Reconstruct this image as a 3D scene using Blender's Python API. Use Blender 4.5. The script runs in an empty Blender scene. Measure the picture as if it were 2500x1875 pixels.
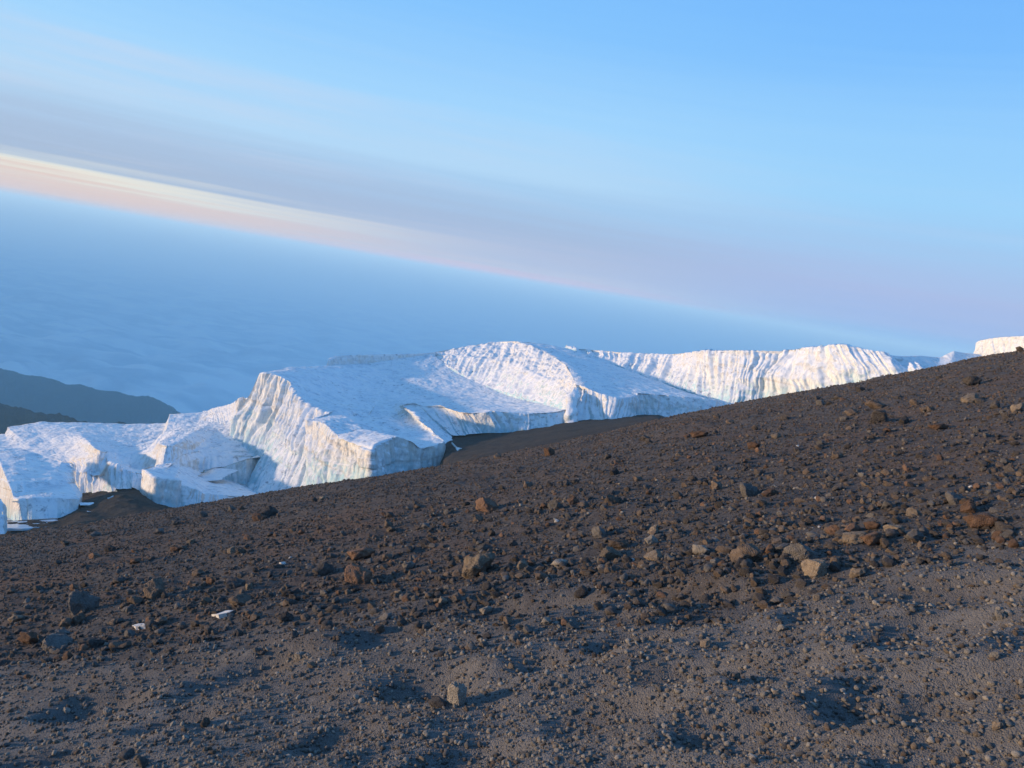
import bpy, bmesh, math
import numpy as np
from mathutils import Vector, Matrix
R_ = math.radians
rng = np.random.default_rng(11)

# ------------------------------------------------------------------ camera
F_PX = 1962.0                       # focal length in pixels of the 2500 px wide frame
PITCH, ROLL = R_(7.2), R_(9.5)
fw = np.array([0, math.cos(PITCH), -math.sin(PITCH)])
r0 = np.array([1.0, 0, 0]); u0 = np.array([0, math.sin(PITCH), math.cos(PITCH)])
rt = math.cos(ROLL)*r0 + math.sin(ROLL)*u0
up = -math.sin(ROLL)*r0 + math.cos(ROLL)*u0
sc = bpy.context.scene
C = sc.collection
cam_d = bpy.data.cameras.new('camera'); cam = bpy.data.objects.new('camera', cam_d); C.objects.link(cam)
cam.matrix_world = Matrix(((rt[0], up[0], -fw[0], 0), (rt[1], up[1], -fw[1], 0), (rt[2], up[2], -fw[2], 0), (0, 0, 0, 1)))
cam_d.sensor_width = 36; cam_d.lens = 36*F_PX/2500
cam_d.clip_start = 0.05; cam_d.clip_end = 200000
sc.camera = cam

# ------------------------------------------------------------------ world and sun
SUN_AZ, SUN_EL = -99.0, 2.4          # azimuth from +Y (negative = left), elevation
sdir = np.array([math.sin(R_(SUN_AZ))*math.cos(R_(SUN_EL)), math.cos(R_(SUN_AZ))*math.cos(R_(SUN_EL)), math.sin(R_(SUN_EL))])
SKY_STRENGTH = 0.10
sun_d = bpy.data.lights.new('sun', 'SUN'); sun = bpy.data.objects.new('sun', sun_d); C.objects.link(sun)
sun.rotation_euler = Vector(sdir).to_track_quat('Z', 'Y').to_euler()
sun_d.energy = 4.4; sun_d.angle = R_(2.0); sun_d.color = (1.0, 0.73, 0.48)
sc.view_settings.view_transform = 'Standard'; sc.view_settings.look = 'None'
EXPOSURE = 0.68
sc.view_settings.exposure = EXPOSURE; sc.view_settings.gamma = 1.0
sc.view_settings.use_curve_mapping = False
sc.cycles.use_denoising = True
sc.cycles.volume_bounces = 2
sc.cycles.max_bounces = 6
sc.cycles.diffuse_bounces = 3

class NT:
    """small helper for node trees"""
    def __init__(s, tree): s.t = tree; s.n = tree.nodes; s.l = tree.links
    def new(s, typ, **kw):
        n = s.n.new(typ)
        for k, v in kw.items(): setattr(n, k, v)
        return n
    def link(s, a, b): s.l.new(a, b)
    def put(s, sock, v):
        if isinstance(v, bpy.types.NodeSocket): s.l.new(v, sock)
        else: sock.default_value = v
    def math(s, op, a, b=None, c=None, clamp=False):
        n = s.new('ShaderNodeMath', operation=op, use_clamp=clamp); s.put(n.inputs[0], a)
        if b is not None: s.put(n.inputs[1], b)
        if c is not None: s.put(n.inputs[2], c)
        return n.outputs[0]
    def vmath(s, op, a, b=None):
        n = s.new('ShaderNodeVectorMath', operation=op); s.put(n.inputs[0], a)
        if b is not None: s.put(n.inputs[1], b)
        return n.outputs['Value' if op == 'DOT_PRODUCT' else 'Vector']
    def noise(s, vec, scale, detail=4, rough=0.55, dist=0.0):
        n = s.new('ShaderNodeTexNoise'); n.inputs['Scale'].default_value = scale
        n.inputs['Detail'].default_value = detail; n.inputs['Roughness'].default_value = rough
        n.inputs['Distortion'].default_value = dist
        if vec is not None: s.link(vec, n.inputs['Vector'])
        return n.outputs['Fac']
    def vor(s, vec, scale, feature='F1', out='Distance'):
        n = s.new('ShaderNodeTexVoronoi', feature=feature); n.inputs['Scale'].default_value = scale
        if vec is not None: s.link(vec, n.inputs['Vector'])
        return n.outputs[out]
    def rng(s, v, a, b, c=0.0, d=1.0, smooth=False):
        n = s.new('ShaderNodeMapRange', clamp=True)
        if smooth: n.interpolation_type = 'SMOOTHSTEP'
        s.put(n.inputs[0], v)
        for i, q in enumerate((a, b, c, d)): n.inputs[i+1].default_value = q
        return n.outputs[0]
    def ramp(s, v, stops, interp='LINEAR'):
        n = s.new('ShaderNodeValToRGB'); r = n.color_ramp; r.interpolation = interp
        while len(r.elements) < len(stops): r.elements.new(0.5)
        for e, (p, c) in zip(r.elements, stops):
            e.position = p; e.color = (*c, 1) if len(c) == 3 else c
        s.put(n.inputs[0], v); return n.outputs['Color']
    def mix(s, f, a, b, blend='MIX'):
        n = s.new('ShaderNodeMix', data_type='RGBA', blend_type=blend)
        s.put(n.inputs['Factor'], f)
        for nm, v in (('A', a), ('B', b)):
            sk = [i for i in n.inputs if i.name == nm and i.type == 'RGBA'][0]
            if isinstance(v, tuple) and len(v) == 3: v = (*v, 1)
            s.put(sk, v)
        return [o for o in n.outputs if o.type == 'RGBA'][0]
    def scale_vec(s, vec, xyz):
        n = s.new('ShaderNodeVectorMath', operation='MULTIPLY'); s.link(vec, n.inputs[0]); n.inputs[1].default_value = xyz
        return n.outputs[0]
    def bump(s, h, strength, dist, nrm=None):
        n = s.new('ShaderNodeBump'); n.inputs['Strength'].default_value = strength
        n.inputs['Distance'].default_value = dist; s.link(h, n.inputs['Height'])
        if nrm is not None: s.link(nrm, n.inputs['Normal'])
        return n.outputs[0]

def srgb(r, g, b):
    f = lambda c: (c/255/12.92) if c/255 <= 0.04045 else ((c/255+0.055)/1.055)**2.4
    return (f(r), f(g), f(b))

world = bpy.data.worlds.new('World'); sc.world = world; world.use_nodes = True
w = NT(world.node_tree); w.n.clear()
sky = w.new('ShaderNodeTexSky', sky_type='NISHITA', sun_disc=False)
sky.sun_elevation = R_(SUN_EL); sky.sun_rotation = R_(SUN_AZ)
sky.altitude = 5800; sky.air_density = 1.6; sky.dust_density = 0.3; sky.ozone_density = 2.0
tc = w.new('ShaderNodeTexCoord')
d = tc.outputs['Generated']
sx = w.new('ShaderNodeSeparateXYZ'); w.link(d, sx.inputs[0])
elev = w.math('MULTIPLY', w.math('ARCSINE', sx.outputs['Z']), 180/math.pi)
hz = w.math('SQRT', w.math('ADD', w.math('POWER', sx.outputs['X'], 2.0), w.math('POWER', sx.outputs['Y'], 2.0)))
sunward = w.math('DIVIDE', w.math('ADD', w.math('MULTIPLY', sx.outputs['X'], math.sin(R_(SUN_AZ))),
                                  w.math('MULTIPLY', sx.outputs['Y'], math.cos(R_(SUN_AZ)))), hz)
st = w.noise(w.scale_vec(d, (2.2, 2.2, 95.0)), 1.0, 5, 0.55)
st2 = w.noise(w.scale_vec(d, (1.0, 1.0, 16.0)), 1.0, 3, 0.5)
el2 = w.math('ADD', elev, w.math('MULTIPLY', w.math('SUBTRACT', st, 0.5), 2.2))
el2 = w.math('ADD', el2, w.math('MULTIPLY', w.math('SUBTRACT', st2, 0.5), 1.0))
st3 = w.noise(w.scale_vec(d, (1.1, 1.1, 210.0)), 1.0, 4, 0.6)
el2 = w.math('ADD', el2, w.math('MULTIPLY', w.math('SUBTRACT', st3, 0.5), w.rng(elev, 3.0, 9.0, 1.5, 0.0)))
E0, E1 = -3.0, 30.0
t = w.rng(el2, E0, E1)
P = lambda e: (e-E0)/(E1-E0)
hi = [(P(7.5), srgb(180, 217, 248)), (P(11), srgb(163, 214, 255)), (P(17), srgb(132, 196, 255)), (P(24), srgb(114, 182, 253)), (1, srgb(110, 175, 248))]
sunside = w.ramp(t, [(0, srgb(140, 182, 226)), (P(-0.6), srgb(150, 184, 222)), (P(-0.1), srgb(205, 190, 200)), (P(0.5), srgb(248, 200, 170)), (P(1.35), srgb(240, 206, 184)), (P(1.65), srgb(238, 216, 198)), (P(1.95), srgb(245, 240, 220)),
                     (P(2.35), srgb(206, 213, 219)), (P(3.0), srgb(168, 186, 214)), (P(5.0), srgb(172, 196, 226))] + hi)
midsky = w.ramp(t, [(0, srgb(134, 180, 230)), (P(-0.2), srgb(140, 182, 228)), (P(0.25), srgb(238, 184, 198)), (P(0.7), srgb(210, 190, 211)), (P(1.1), srgb(200, 198, 218)), (P(1.7), srgb(182, 192, 221)),
                   (P(3.6), srgb(167, 188, 221)), (P(6.0), srgb(166, 204, 240))] + hi)
antis = w.ramp(t, [(0, srgb(128, 178, 234)), (P(0.3), srgb(136, 183, 238)), (P(1.5), srgb(160, 185, 234)), (P(3.5), srgb(172, 190, 232)),
                   (P(6), srgb(164, 202, 242)), (P(9), srgb(158, 212, 253)), (P(13), srgb(150, 207, 255)),
                   (P(18), srgb(124, 190, 255)), (P(24), srgb(110, 178, 253)), (1, srgb(108, 174, 248))])
band = w.mix(w.rng(sunward, -0.55, -0.15, smooth=True), antis, midsky)
band = w.mix(w.rng(sunward, -0.18, 0.38, smooth=True), band, sunside)
stk = w.noise(w.scale_vec(d, (1.6, 1.6, 30.0)), 1.0, 5, 0.6, 0.3)
stm = w.math('MULTIPLY', w.rng(stk, 0.50, 0.78, 0, 0.38, True), w.math('MULTIPLY', w.rng(elev, 2.5, 5.0, 0, 1, True), w.rng(elev, 9.0, 20.0, 1, 0, True)))
stm = w.math('MULTIPLY', stm, w.rng(sunward, -0.35, 0.4, 0.25, 1.0, True))
band = w.mix(stm, band, srgb(214, 218, 236))
bandk = w.vmath('SCALE', band); w.n[-1].inputs['Scale'].default_value = 1.0/SKY_STRENGTH/2**EXPOSURE
fac = w.math('MULTIPLY', w.rng(elev, 25.0, 80.0, 1.0, 0.8, True), w.rng(sunward, 0.55, 0.98, 1.0, 0.1, True))
skyc = w.mix(fac, sky.outputs['Color'], bandk)
bg = w.new('ShaderNodeBackground'); bg.inputs['Strength'].default_value = SKY_STRENGTH
w.link(skyc, bg.inputs['Color'])
wo = w.new('ShaderNodeOutputWorld'); w.link(bg.outputs[0], wo.inputs['Surface'])

# ------------------------------------------------------------------ helpers
def pix(sx, sy, d):
    """a point d metres in front of the camera in the direction (sx, sy) of the 2500x1875 frame"""
    sx = np.asarray(sx, float); sy = np.asarray(sy, float); d = np.asarray(d, float)
    a = (sx-1250)/F_PX*d; b = -(sy-937.5)/F_PX*d
    return a[..., None]*rt + b[..., None]*up + d[..., None]*fw
def ray(sx, sy):
    v = (sx-1250)/F_PX*rt - (sy-937.5)/F_PX*up + fw
    return v/np.linalg.norm(v)
# survey frames: (origin x, origin y, scale) of the detail views the points were read from
FR = {'1': (0, 850, 3.3183), '2': (500, 800, 3.4031), '3': (950, 780, 2.4578), '4': (1700, 750, 2.765),
      'p': (120, 1040, 6.1444), 'q': (0, 1080, 6.635), 'r': (400, 950, 5.925), 's': (0, 0, 1.0), 'u': (0, 600, 2.765)}
def K(frame, pts):
    ox, oy, s = FR[frame]
    return [tuple(pix(ox+x/s, oy+y/s, dd)) for x, y, dd in pts]

_perm = np.random.default_rng(5).permutation(256); _perm = np.concatenate([_perm, _perm, _perm])
_grad = np.random.default_rng(6).normal(size=(256, 3)); _grad /= np.linalg.norm(_grad, axis=1)[:, None]
def pn(p):
    p = np.asarray(p, float); i = np.floor(p).astype(int); f = p-i; i &= 255
    u = f*f*f*(f*(f*6-15)+10)
    def g(dx, dy, dz):
        h = _perm[_perm[_perm[i[:, 0]+dx]+i[:, 1]+dy]+i[:, 2]+dz]
        return (_grad[h]*(f-np.array([dx, dy, dz]))).sum(1)
    lerp = lambda a, b, t: a+(b-a)*t
    x00 = lerp(g(0,0,0), g(1,0,0), u[:, 0]); x10 = lerp(g(0,1,0), g(1,1,0), u[:, 0])
    x01 = lerp(g(0,0,1), g(1,0,1), u[:, 0]); x11 = lerp(g(0,1,1), g(1,1,1), u[:, 0])
    return 1.5*lerp(lerp(x00, x10, u[:, 1]), lerp(x01, x11, u[:, 1]), u[:, 2])
def fbm(p, o=4, gain=0.5):
    s = 0; a = 1.0; q = np.array(p, float)
    for _ in range(o): s = s+a*pn(q); q = q*2.03+17.3; a *= gain
    return s
def billow(p, o=3, gain=0.5):
    s = 0; a = 1.0; q = np.array(p, float)
    for _ in range(o): s = s+a*np.abs(pn(q)); q = q*2.03+9.1; a *= gain
    return s
def sstep(a, b, x):
    t = np.clip((x-a)/(b-a), 0, 1); return t*t*(3-2*t)

def mesh_from(name, v, f, mat, smooth=True, attrs=None):
    v = np.asarray(v, np.float32); f = np.asarray(f, np.int32)
    m = bpy.data.meshes.new(name); m.vertices.add(len(v)); m.vertices.foreach_set('co', v.ravel())
    k = f.shape[1]; m.loops.add(f.size); m.loops.foreach_set('vertex_index', f.ravel())
    m.polygons.add(len(f)); m.polygons.foreach_set('loop_start', np.arange(0, f.size, k, dtype=np.int32))
    m.polygons.foreach_set('loop_total', np.full(len(f), k, np.int32))
    m.polygons.foreach_set('use_smooth', np.full(len(f), smooth, bool))
    m.update(calc_edges=True); m.validate()
    for an, av in (attrs or {}).items():
        a = m.attributes.new(an, 'FLOAT', 'POINT'); a.data.foreach_set('value', np.asarray(av, np.float32))
    if mat: m.materials.append(mat)
    return m
def link(name, data, parent=None, label=None, cat=None, group=None, kind=None):
    o = bpy.data.objects.new(name, data); C.objects.link(o)
    if parent: o.parent = parent
    if label: o['label'] = label
    if cat: o['category'] = cat
    if group: o['group'] = group
    if kind: o['kind'] = kind
    return o
def new_mat(name):
    m = bpy.data.materials.new(name); m.use_nodes = True; t = NT(m.node_tree); t.n.clear()
    out = t.new('ShaderNodeOutputMaterial'); b = t.new('ShaderNodeBsdfPrincipled'); t.link(b.outputs[0], out.inputs['Surface'])
    return m, t, b

# ------------------------------------------------------------------ materials: ground, ice, cloud
def ground_material():
    m, t, b = new_mat('cinder_ground')
    g = t.new('ShaderNodeNewGeometry'); p = g.outputs['Position']
    a = t.new('ShaderNodeAttribute', attribute_name='dust'); dust = a.outputs['Fac']
    n1 = t.noise(p, 1.1, 5, 0.6); n2 = t.noise(p, 14, 5, 0.65); n3 = t.noise(p, 0.22, 4, 0.6); n4 = t.noise(p, 70, 3, 0.7)
    dark = t.ramp(n2, [(0.3, (0.055, 0.051, 0.050)), (0.55, (0.098, 0.088, 0.083)), (0.8, (0.15, 0.134, 0.124))])
    dark = t.mix(t.rng(n3, 0.50, 0.72), dark, (0.125, 0.085, 0.065))
    pale = t.ramp(n2, [(0.25, (0.11, 0.106, 0.104)), (0.6, (0.160, 0.154, 0.150)), (0.85, (0.22, 0.21, 0.202))])
    pale = t.mix(t.rng(n1, 0.45, 0.75, 0, 0.6), pale, (0.105, 0.082, 0.064))
    col = t.mix(dust, dark, pale)
    col = t.mix(t.rng(n4, 0.35, 0.75, 0.0, 0.5), col, t.mix(0.5, col, (0.02, 0.02, 0.022)))
    t.link(col, b.inputs['Base Color']); b.inputs['Roughness'].default_value = 0.95
    b.inputs['Specular IOR Level'].default_value = 0.15
    v1 = t.vor(p, 55); v2 = t.vor(p, 22); n5 = t.noise(p, 180, 3, 0.6)
    h = t.math('ADD', t.math('MULTIPLY', t.vor(p, 120), -0.35), t.math('ADD', t.math('MULTIPLY', v1, -0.3), t.math('MULTIPLY', n5, 0.3)))
    t.link(t.bump(h, 0.8, 0.018), b.inputs['Normal'])
    return m
def valley_material():
    m, t, b = new_mat('valley_scree')
    g = t.new('ShaderNodeNewGeometry'); p = g.outputs['Position']
    n1 = t.noise(p, 0.09, 5, 0.6); n2 = t.noise(p, 1.6, 6, 0.7)
    col = t.ramp(n2, [(0.3, (0.026, 0.024, 0.024)), (0.6, (0.048, 0.043, 0.040)), (0.8, (0.078, 0.068, 0.062))])
    col = t.mix(t.rng(n1, 0.45, 0.7, 0, 0.6), col, (0.066, 0.052, 0.043))
    t.link(col, b.inputs['Base Color']); b.inputs['Roughness'].default_value = 0.95
    b.inputs['Specular IOR Level'].default_value = 0.15
    t.link(t.bump(n2, 0.8, 0.35), b.inputs['Normal'])
    return m
def ice_material():
    m, t, b = new_mat('glacier_ice')
    g = t.new('ShaderNodeNewGeometry'); p = g.outputs['Position']
    sep = t.new('ShaderNodeSeparateXYZ'); t.link(g.outputs['Normal'], sep.inputs[0])
    hv = t.new('ShaderNodeAttribute', attribute_name='hv').outputs['Fac']
    lump = t.noise(p, 0.5, 5, 0.6)
    flute = t.noise(t.scale_vec(p, (0.5, 0.5, 0.03)), 1.0, 5, 0.65, 0.3)
    fine = t.noise(t.scale_vec(p, (2.4, 2.4, 0.12)), 1.0, 4, 0.65)
    strata = t.noise(t.scale_vec(p, (0.05, 0.05, 1.5)), 1.0, 4, 0.65)
    up_ = t.math('ADD', sep.outputs['Z'], t.math('MULTIPLY', t.math('SUBTRACT', lump, 0.5), 0.35))
    snow = t.rng(up_, 0.50, 0.72, 0, 1, True)
    # bare ice: pale, dirty tan streaks, blue-green where the old ice shows
    tan = t.rng(t.math('ADD', t.math('MULTIPLY', flute, 0.7), t.math('MULTIPLY', strata, 0.3)), 0.42, 0.66)
    ice = t.mix(tan, (0.72, 0.76, 0.77), (0.66, 0.59, 0.50))
    ice = t.mix(t.rng(fine, 0.50, 0.72, 0, 0.6), ice, (0.38, 0.40, 0.41))
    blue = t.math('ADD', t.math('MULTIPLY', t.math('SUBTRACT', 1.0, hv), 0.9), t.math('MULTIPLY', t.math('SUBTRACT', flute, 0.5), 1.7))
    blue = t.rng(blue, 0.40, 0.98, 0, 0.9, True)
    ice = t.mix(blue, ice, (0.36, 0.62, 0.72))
    streak = t.noise(t.scale_vec(p, (0.85, 0.85, 0.02)), 1.0, 5, 0.7)
    ice = t.mix(t.rng(streak, 0.50, 0.66, 0, 0.5, True), ice, (0.26, 0.32, 0.37))
    band_ = t.noise(t.scale_vec(p, (0.015, 0.015, 0.9)), 1.0, 3, 0.6)
    ice = t.mix(t.rng(band_, 0.60, 0.68, 0, 0.4), ice, (0.40, 0.36, 0.31))
    grit = t.noise(t.scale_vec(p, (0.8, 0.8, 0.8)), 1.0, 7, 0.72)
    snw = t.ramp(t.noise(p, 0.28, 6, 0.68), [(0.30, (0.58, 0.64, 0.71)), (0.48, (0.82, 0.85, 0.88)), (0.70, (0.91, 0.90, 0.88))])
    patch = t.noise(t.scale_vec(p, (0.05, 0.05, 0.05)), 1.0, 4, 0.6)
    gm = t.math('MULTIPLY', t.rng(grit, 0.53, 0.66, 0, 1), t.rng(patch, 0.38, 0.58, 0.15, 0.85))
    snw = t.mix(gm, snw, (0.20, 0.23, 0.27))
    col = t.mix(snow, ice, snw)
    t.link(col, b.inputs['Base Color'])
    t.put(b.inputs['Roughness'], t.rng(snow, 0, 1, 0.42, 0.7)); b.inputs['Specular IOR Level'].default_value = 0.3
    h = t.math('ADD', t.math('MULTIPLY', t.noise(p, 1.6, 6, 0.65), 0.5),
               t.math('MULTIPLY', t.math('MULTIPLY', fine, 0.8), t.math('SUBTRACT', 1.0, snow)))
    h = t.math('ADD', h, t.math('MULTIPLY', strata, 0.12))
    t.link(t.bump(h, 0.6, 0.35), b.inputs['Normal'])
    return m
def cloud_material():
    m, t, b = new_mat('cloud_tops')
    g = t.new('ShaderNodeNewGeometry'); p = g.outputs['Position']
    n = t.noise(t.scale_vec(p, (1/420, 1/170, 1/200)), 1.0, 6, 0.55, 0.4)
    t.link(t.mix(t.rng(n, 0.36, 0.64, 0, 1, True), (0.60, 0.66, 0.73), (0.98, 0.98, 0.98)), b.inputs['Base Color'])
    b.inputs['Roughness'].default_value = 1.0; b.inputs['Specular IOR Level'].default_value = 0.0
    t.link(t.bump(n, 0.5, 60.0), b.inputs['Normal'])
    return m
def ridge_material():
    m, t, b = new_mat('forest_ridge')
    g = t.new('ShaderNodeNewGeometry'); p = g.outputs['Position']
    n = t.noise(p, 0.02, 6, 0.65)
    t.link(t.ramp(n, [(0.3, (0.006, 0.009, 0.008)), (0.7, (0.016, 0.019, 0.014))]), b.inputs['Base Color'])
    b.inputs['Roughness'].default_value = 0.95; b.inputs['Specular IOR Level'].default_value = 0.1
    t.link(t.bump(n, 0.8, 12.0), b.inputs['Normal'])
    return m
M_GROUND, M_VALLEY, M_ICE, M_CLOUD, M_RIDGE = ground_material(), valley_material(), ice_material(), cloud_material(), ridge_material()

# ------------------------------------------------------------------ near slope (cinder ground)
vl = (0.183, 1.0, -1245.0)                                   # the slope's vanishing line
nc = np.array([-vl[0], 1.0, (-(vl[0]*1250+937.5+vl[2]))/F_PX])
# line: a*sx+b*sy+c = a*F*X/Z - b*F*Y/Z + (a*1250+b*937.5+c)
nc = np.array([-vl[0]*F_PX, F_PX, -(vl[0]*1250+937.5+vl[2])]); nc /= np.linalg.norm(nc)
gn = nc[0]*rt + nc[1]*up + nc[2]*fw
EYE = 1.5
GA, GB, GC = -gn[0]/gn[2], -gn[1]/gn[2], -EYE/gn[2]          # z = GA x + GB y + GC
CREST = np.array([(-400, 1380), (0, 1314), (211, 1281), (301, 1263), (431, 1242), (600, 1216), (794, 1182), (910, 1167), (1079, 1147), (1210, 1114), (1336, 1089), (1475, 1057),
                  (1560, 1039), (1650, 1017), (1790, 990), (1910, 967), (2116, 934), (2279, 900), (2383, 875), (2488, 858), (2900, 780)], float)
cdir = np.array([ray(x, y) for x, y in CREST])
c_az = np.arctan2(cdir[:, 0], cdir[:, 1]); c_sl = cdir[:, 2]/np.hypot(cdir[:, 0], cdir[:, 1])
RC, R0 = 60.0, 25.0
KC = EYE/gn[2]/(2*(RC-R0)*RC-(RC-R0)**2)
c_pl = GA*np.sin(c_az)+GB*np.cos(c_az) + (GC-KC*(RC-R0)**2)/RC
c_fix = c_sl-c_pl
PITS = [(1080, 1665, .20), (1500, 1735, .16), (1810, 1465, .22), (1640, 1450, .2), (2340, 1455, .26), (2190, 1690, .2), (1860, 1800, .17),
        (640, 1570, .24), (600, 1650, .26), (300, 1620, .22), (1290, 1487, .25), (235, 1720, .2), (170, 1850, .2), (1350, 1620, .17), (1980, 1640, .17),
        (2400, 1700, .18), (930, 1560, .2), (1700, 1640, .15), (2260, 1560, .2), (450, 1760, .18), (850, 1800, .16), (2300, 1830, .15), (1150, 1835, .13), (1560, 1560, .16), (2050, 1500, .16)]
def base_z(x, y):
    r = np.hypot(x, y); az = np.arctan2(x, y)
    z = GA*x+GB*y+GC - KC*np.clip(r-R0, 0, None)**2
    return z + r*np.interp(az, c_az, c_fix)*sstep(12, RC, r)
def hit_base(sx, sy):
    v = ray(sx, sy); t = 1.0
    for _ in range(6000):
        p = v*t
        if p[2] < base_z(p[0], p[1]): break
        t *= 1.004
        if t > 110: break
    return v*t, t
_pit = []
for px, py, s in PITS:
    h, _ = hit_base(px, py); _pit.append((h[0], h[1], s, rng.uniform(-0.6, 0.6)))
DUSTLINE = np.array([hit_base(x, y)[0][:2] for x, y in ((-300, 1690), (0, 1640), (400, 1590), (800, 1545), (1150, 1500), (1500, 1490), (1750, 1440), (2000, 1425), (2250, 1385), (2500, 1345), (2800, 1300))])
d_az = np.arctan2(DUSTLINE[:, 0], DUSTLINE[:, 1]); d_r = np.hypot(DUSTLINE[:, 0], DUSTLINE[:, 1])
def dust_mask(x, y):
    r = np.hypot(x, y); az = np.arctan2(x, y)
    p = np.stack([x*0.9, y*0.9, 0*x], 1)
    return sstep(-0.9, 0.9, (np.interp(az, d_az, d_r)-r) + 0.9*fbm(p, 3))
def ground_z(x, y):
    x = np.atleast_1d(np.asarray(x, float)); y = np.atleast_1d(np.asarray(y, float))
    z = base_z(x, y); r = np.hypot(x, y)
    q = np.stack([x, y, 0*x], 1)
    # cross-slope ripples trodden into the loose grit
    wv = np.stack([x*0.75+y*0.5, y*2.0-x*0.6, 0*x], 1)
    z = z + 0.085*fbm(wv*0.7, 3)*sstep(1.0, 3.0, r) + 0.018*fbm(q*3.6, 3)
    z = z + 0.20*fbm(q*0.16+4.4, 3)*sstep(7, 20, r)*sstep(75, 45, r)
    z = z + 0.05*(billow(q*1.3, 3)-0.4)*sstep(5, 11, r) + 0.16*(billow(q*0.42+3, 3)-0.4)*sstep(14, 34, r)*sstep(90, 55, r)
    for px, py, s, a in _pit:
        dx = x-px; dy = y-py; m = (np.abs(dx) < 1.2) & (np.abs(dy) < 1.2)
        if not m.any(): continue
        u = (dx[m]*math.cos(a)+dy[m]*math.sin(a))/(s*1.9); v = (-dx[m]*math.sin(a)+dy[m]*math.cos(a))/(s*1.1)
        e = np.sqrt(u*u+v*v)
        z[m] += -0.42*s*np.exp(-(e*1.0)**3) + 0.13*s*np.exp(-((e-1.35)/0.4)**2)
    return z
NR, NA = 640, 780
rr = 0.7*(112/0.7)**np.linspace(0, 1, NR); aa = np.linspace(R_(-56), R_(56), NA)
RR, AA = np.meshgrid(rr, aa, indexing='ij')
gx = (RR*np.sin(AA)).ravel(); gy = (RR*np.cos(AA)).ravel()
gz = ground_z(gx, gy)
fq = np.arange(NR*NA).reshape(NR, NA)
quads = np.stack([fq[:-1, :-1], fq[:-1, 1:], fq[1:, 1:], fq[1:, :-1]], -1).reshape(-1, 4)[:, ::-1]
link('ground', mesh_from('ground', np.stack([gx, gy, gz], 1), quads, M_GROUND, True, {'dust': dust_mask(gx, gy)}), kind='structure')

# ------------------------------------------------------------------ lofts
def resample(pts, n):
    p = np.asarray(pts, float); k = len(p)
    return np.stack([np.interp(np.linspace(0, k-1, n), np.arange(k), p[:, i]) for i in range(3)], 1)
def arc(pts, n):
    p = np.asarray(pts, float); L = np.concatenate([[0], np.cumsum(np.linalg.norm(np.diff(p, axis=0), axis=1))])
    return np.stack([np.interp(np.linspace(0, L[-1], n), L, p[:, i]) for i in range(3)], 1)
def arc_params(pts, n):
    p = smooth_curve(pts, 2000); L = np.concatenate([[0], np.cumsum(np.linalg.norm(np.diff(p, axis=0), axis=1))])
    return np.interp(np.linspace(0, L[-1], n), L, np.linspace(0, len(pts)-1, 2000))
def smooth_curve(pts, n, t=None):
    """Catmull-Rom through the knots"""
    p = np.asarray(pts, float); k = len(p)
    q = np.concatenate([[2*p[0]-p[1]], p, [2*p[-1]-p[-2]]])
    t = np.linspace(0, k-1, n) if t is None else t; i = np.minimum(t.astype(int), k-2); f = (t-i)[:, None]
    a, b_, c, d_ = q[i], q[i+1], q[i+2], q[i+3]
    cr = 0.5*((2*b_)+(-a+c)*f+(2*a-5*b_+4*c-d_)*f*f+(-a+3*b_-3*c+d_)*f**3)
    return 0.6*cr + 0.4*(b_+(c-b_)*f)
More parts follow.
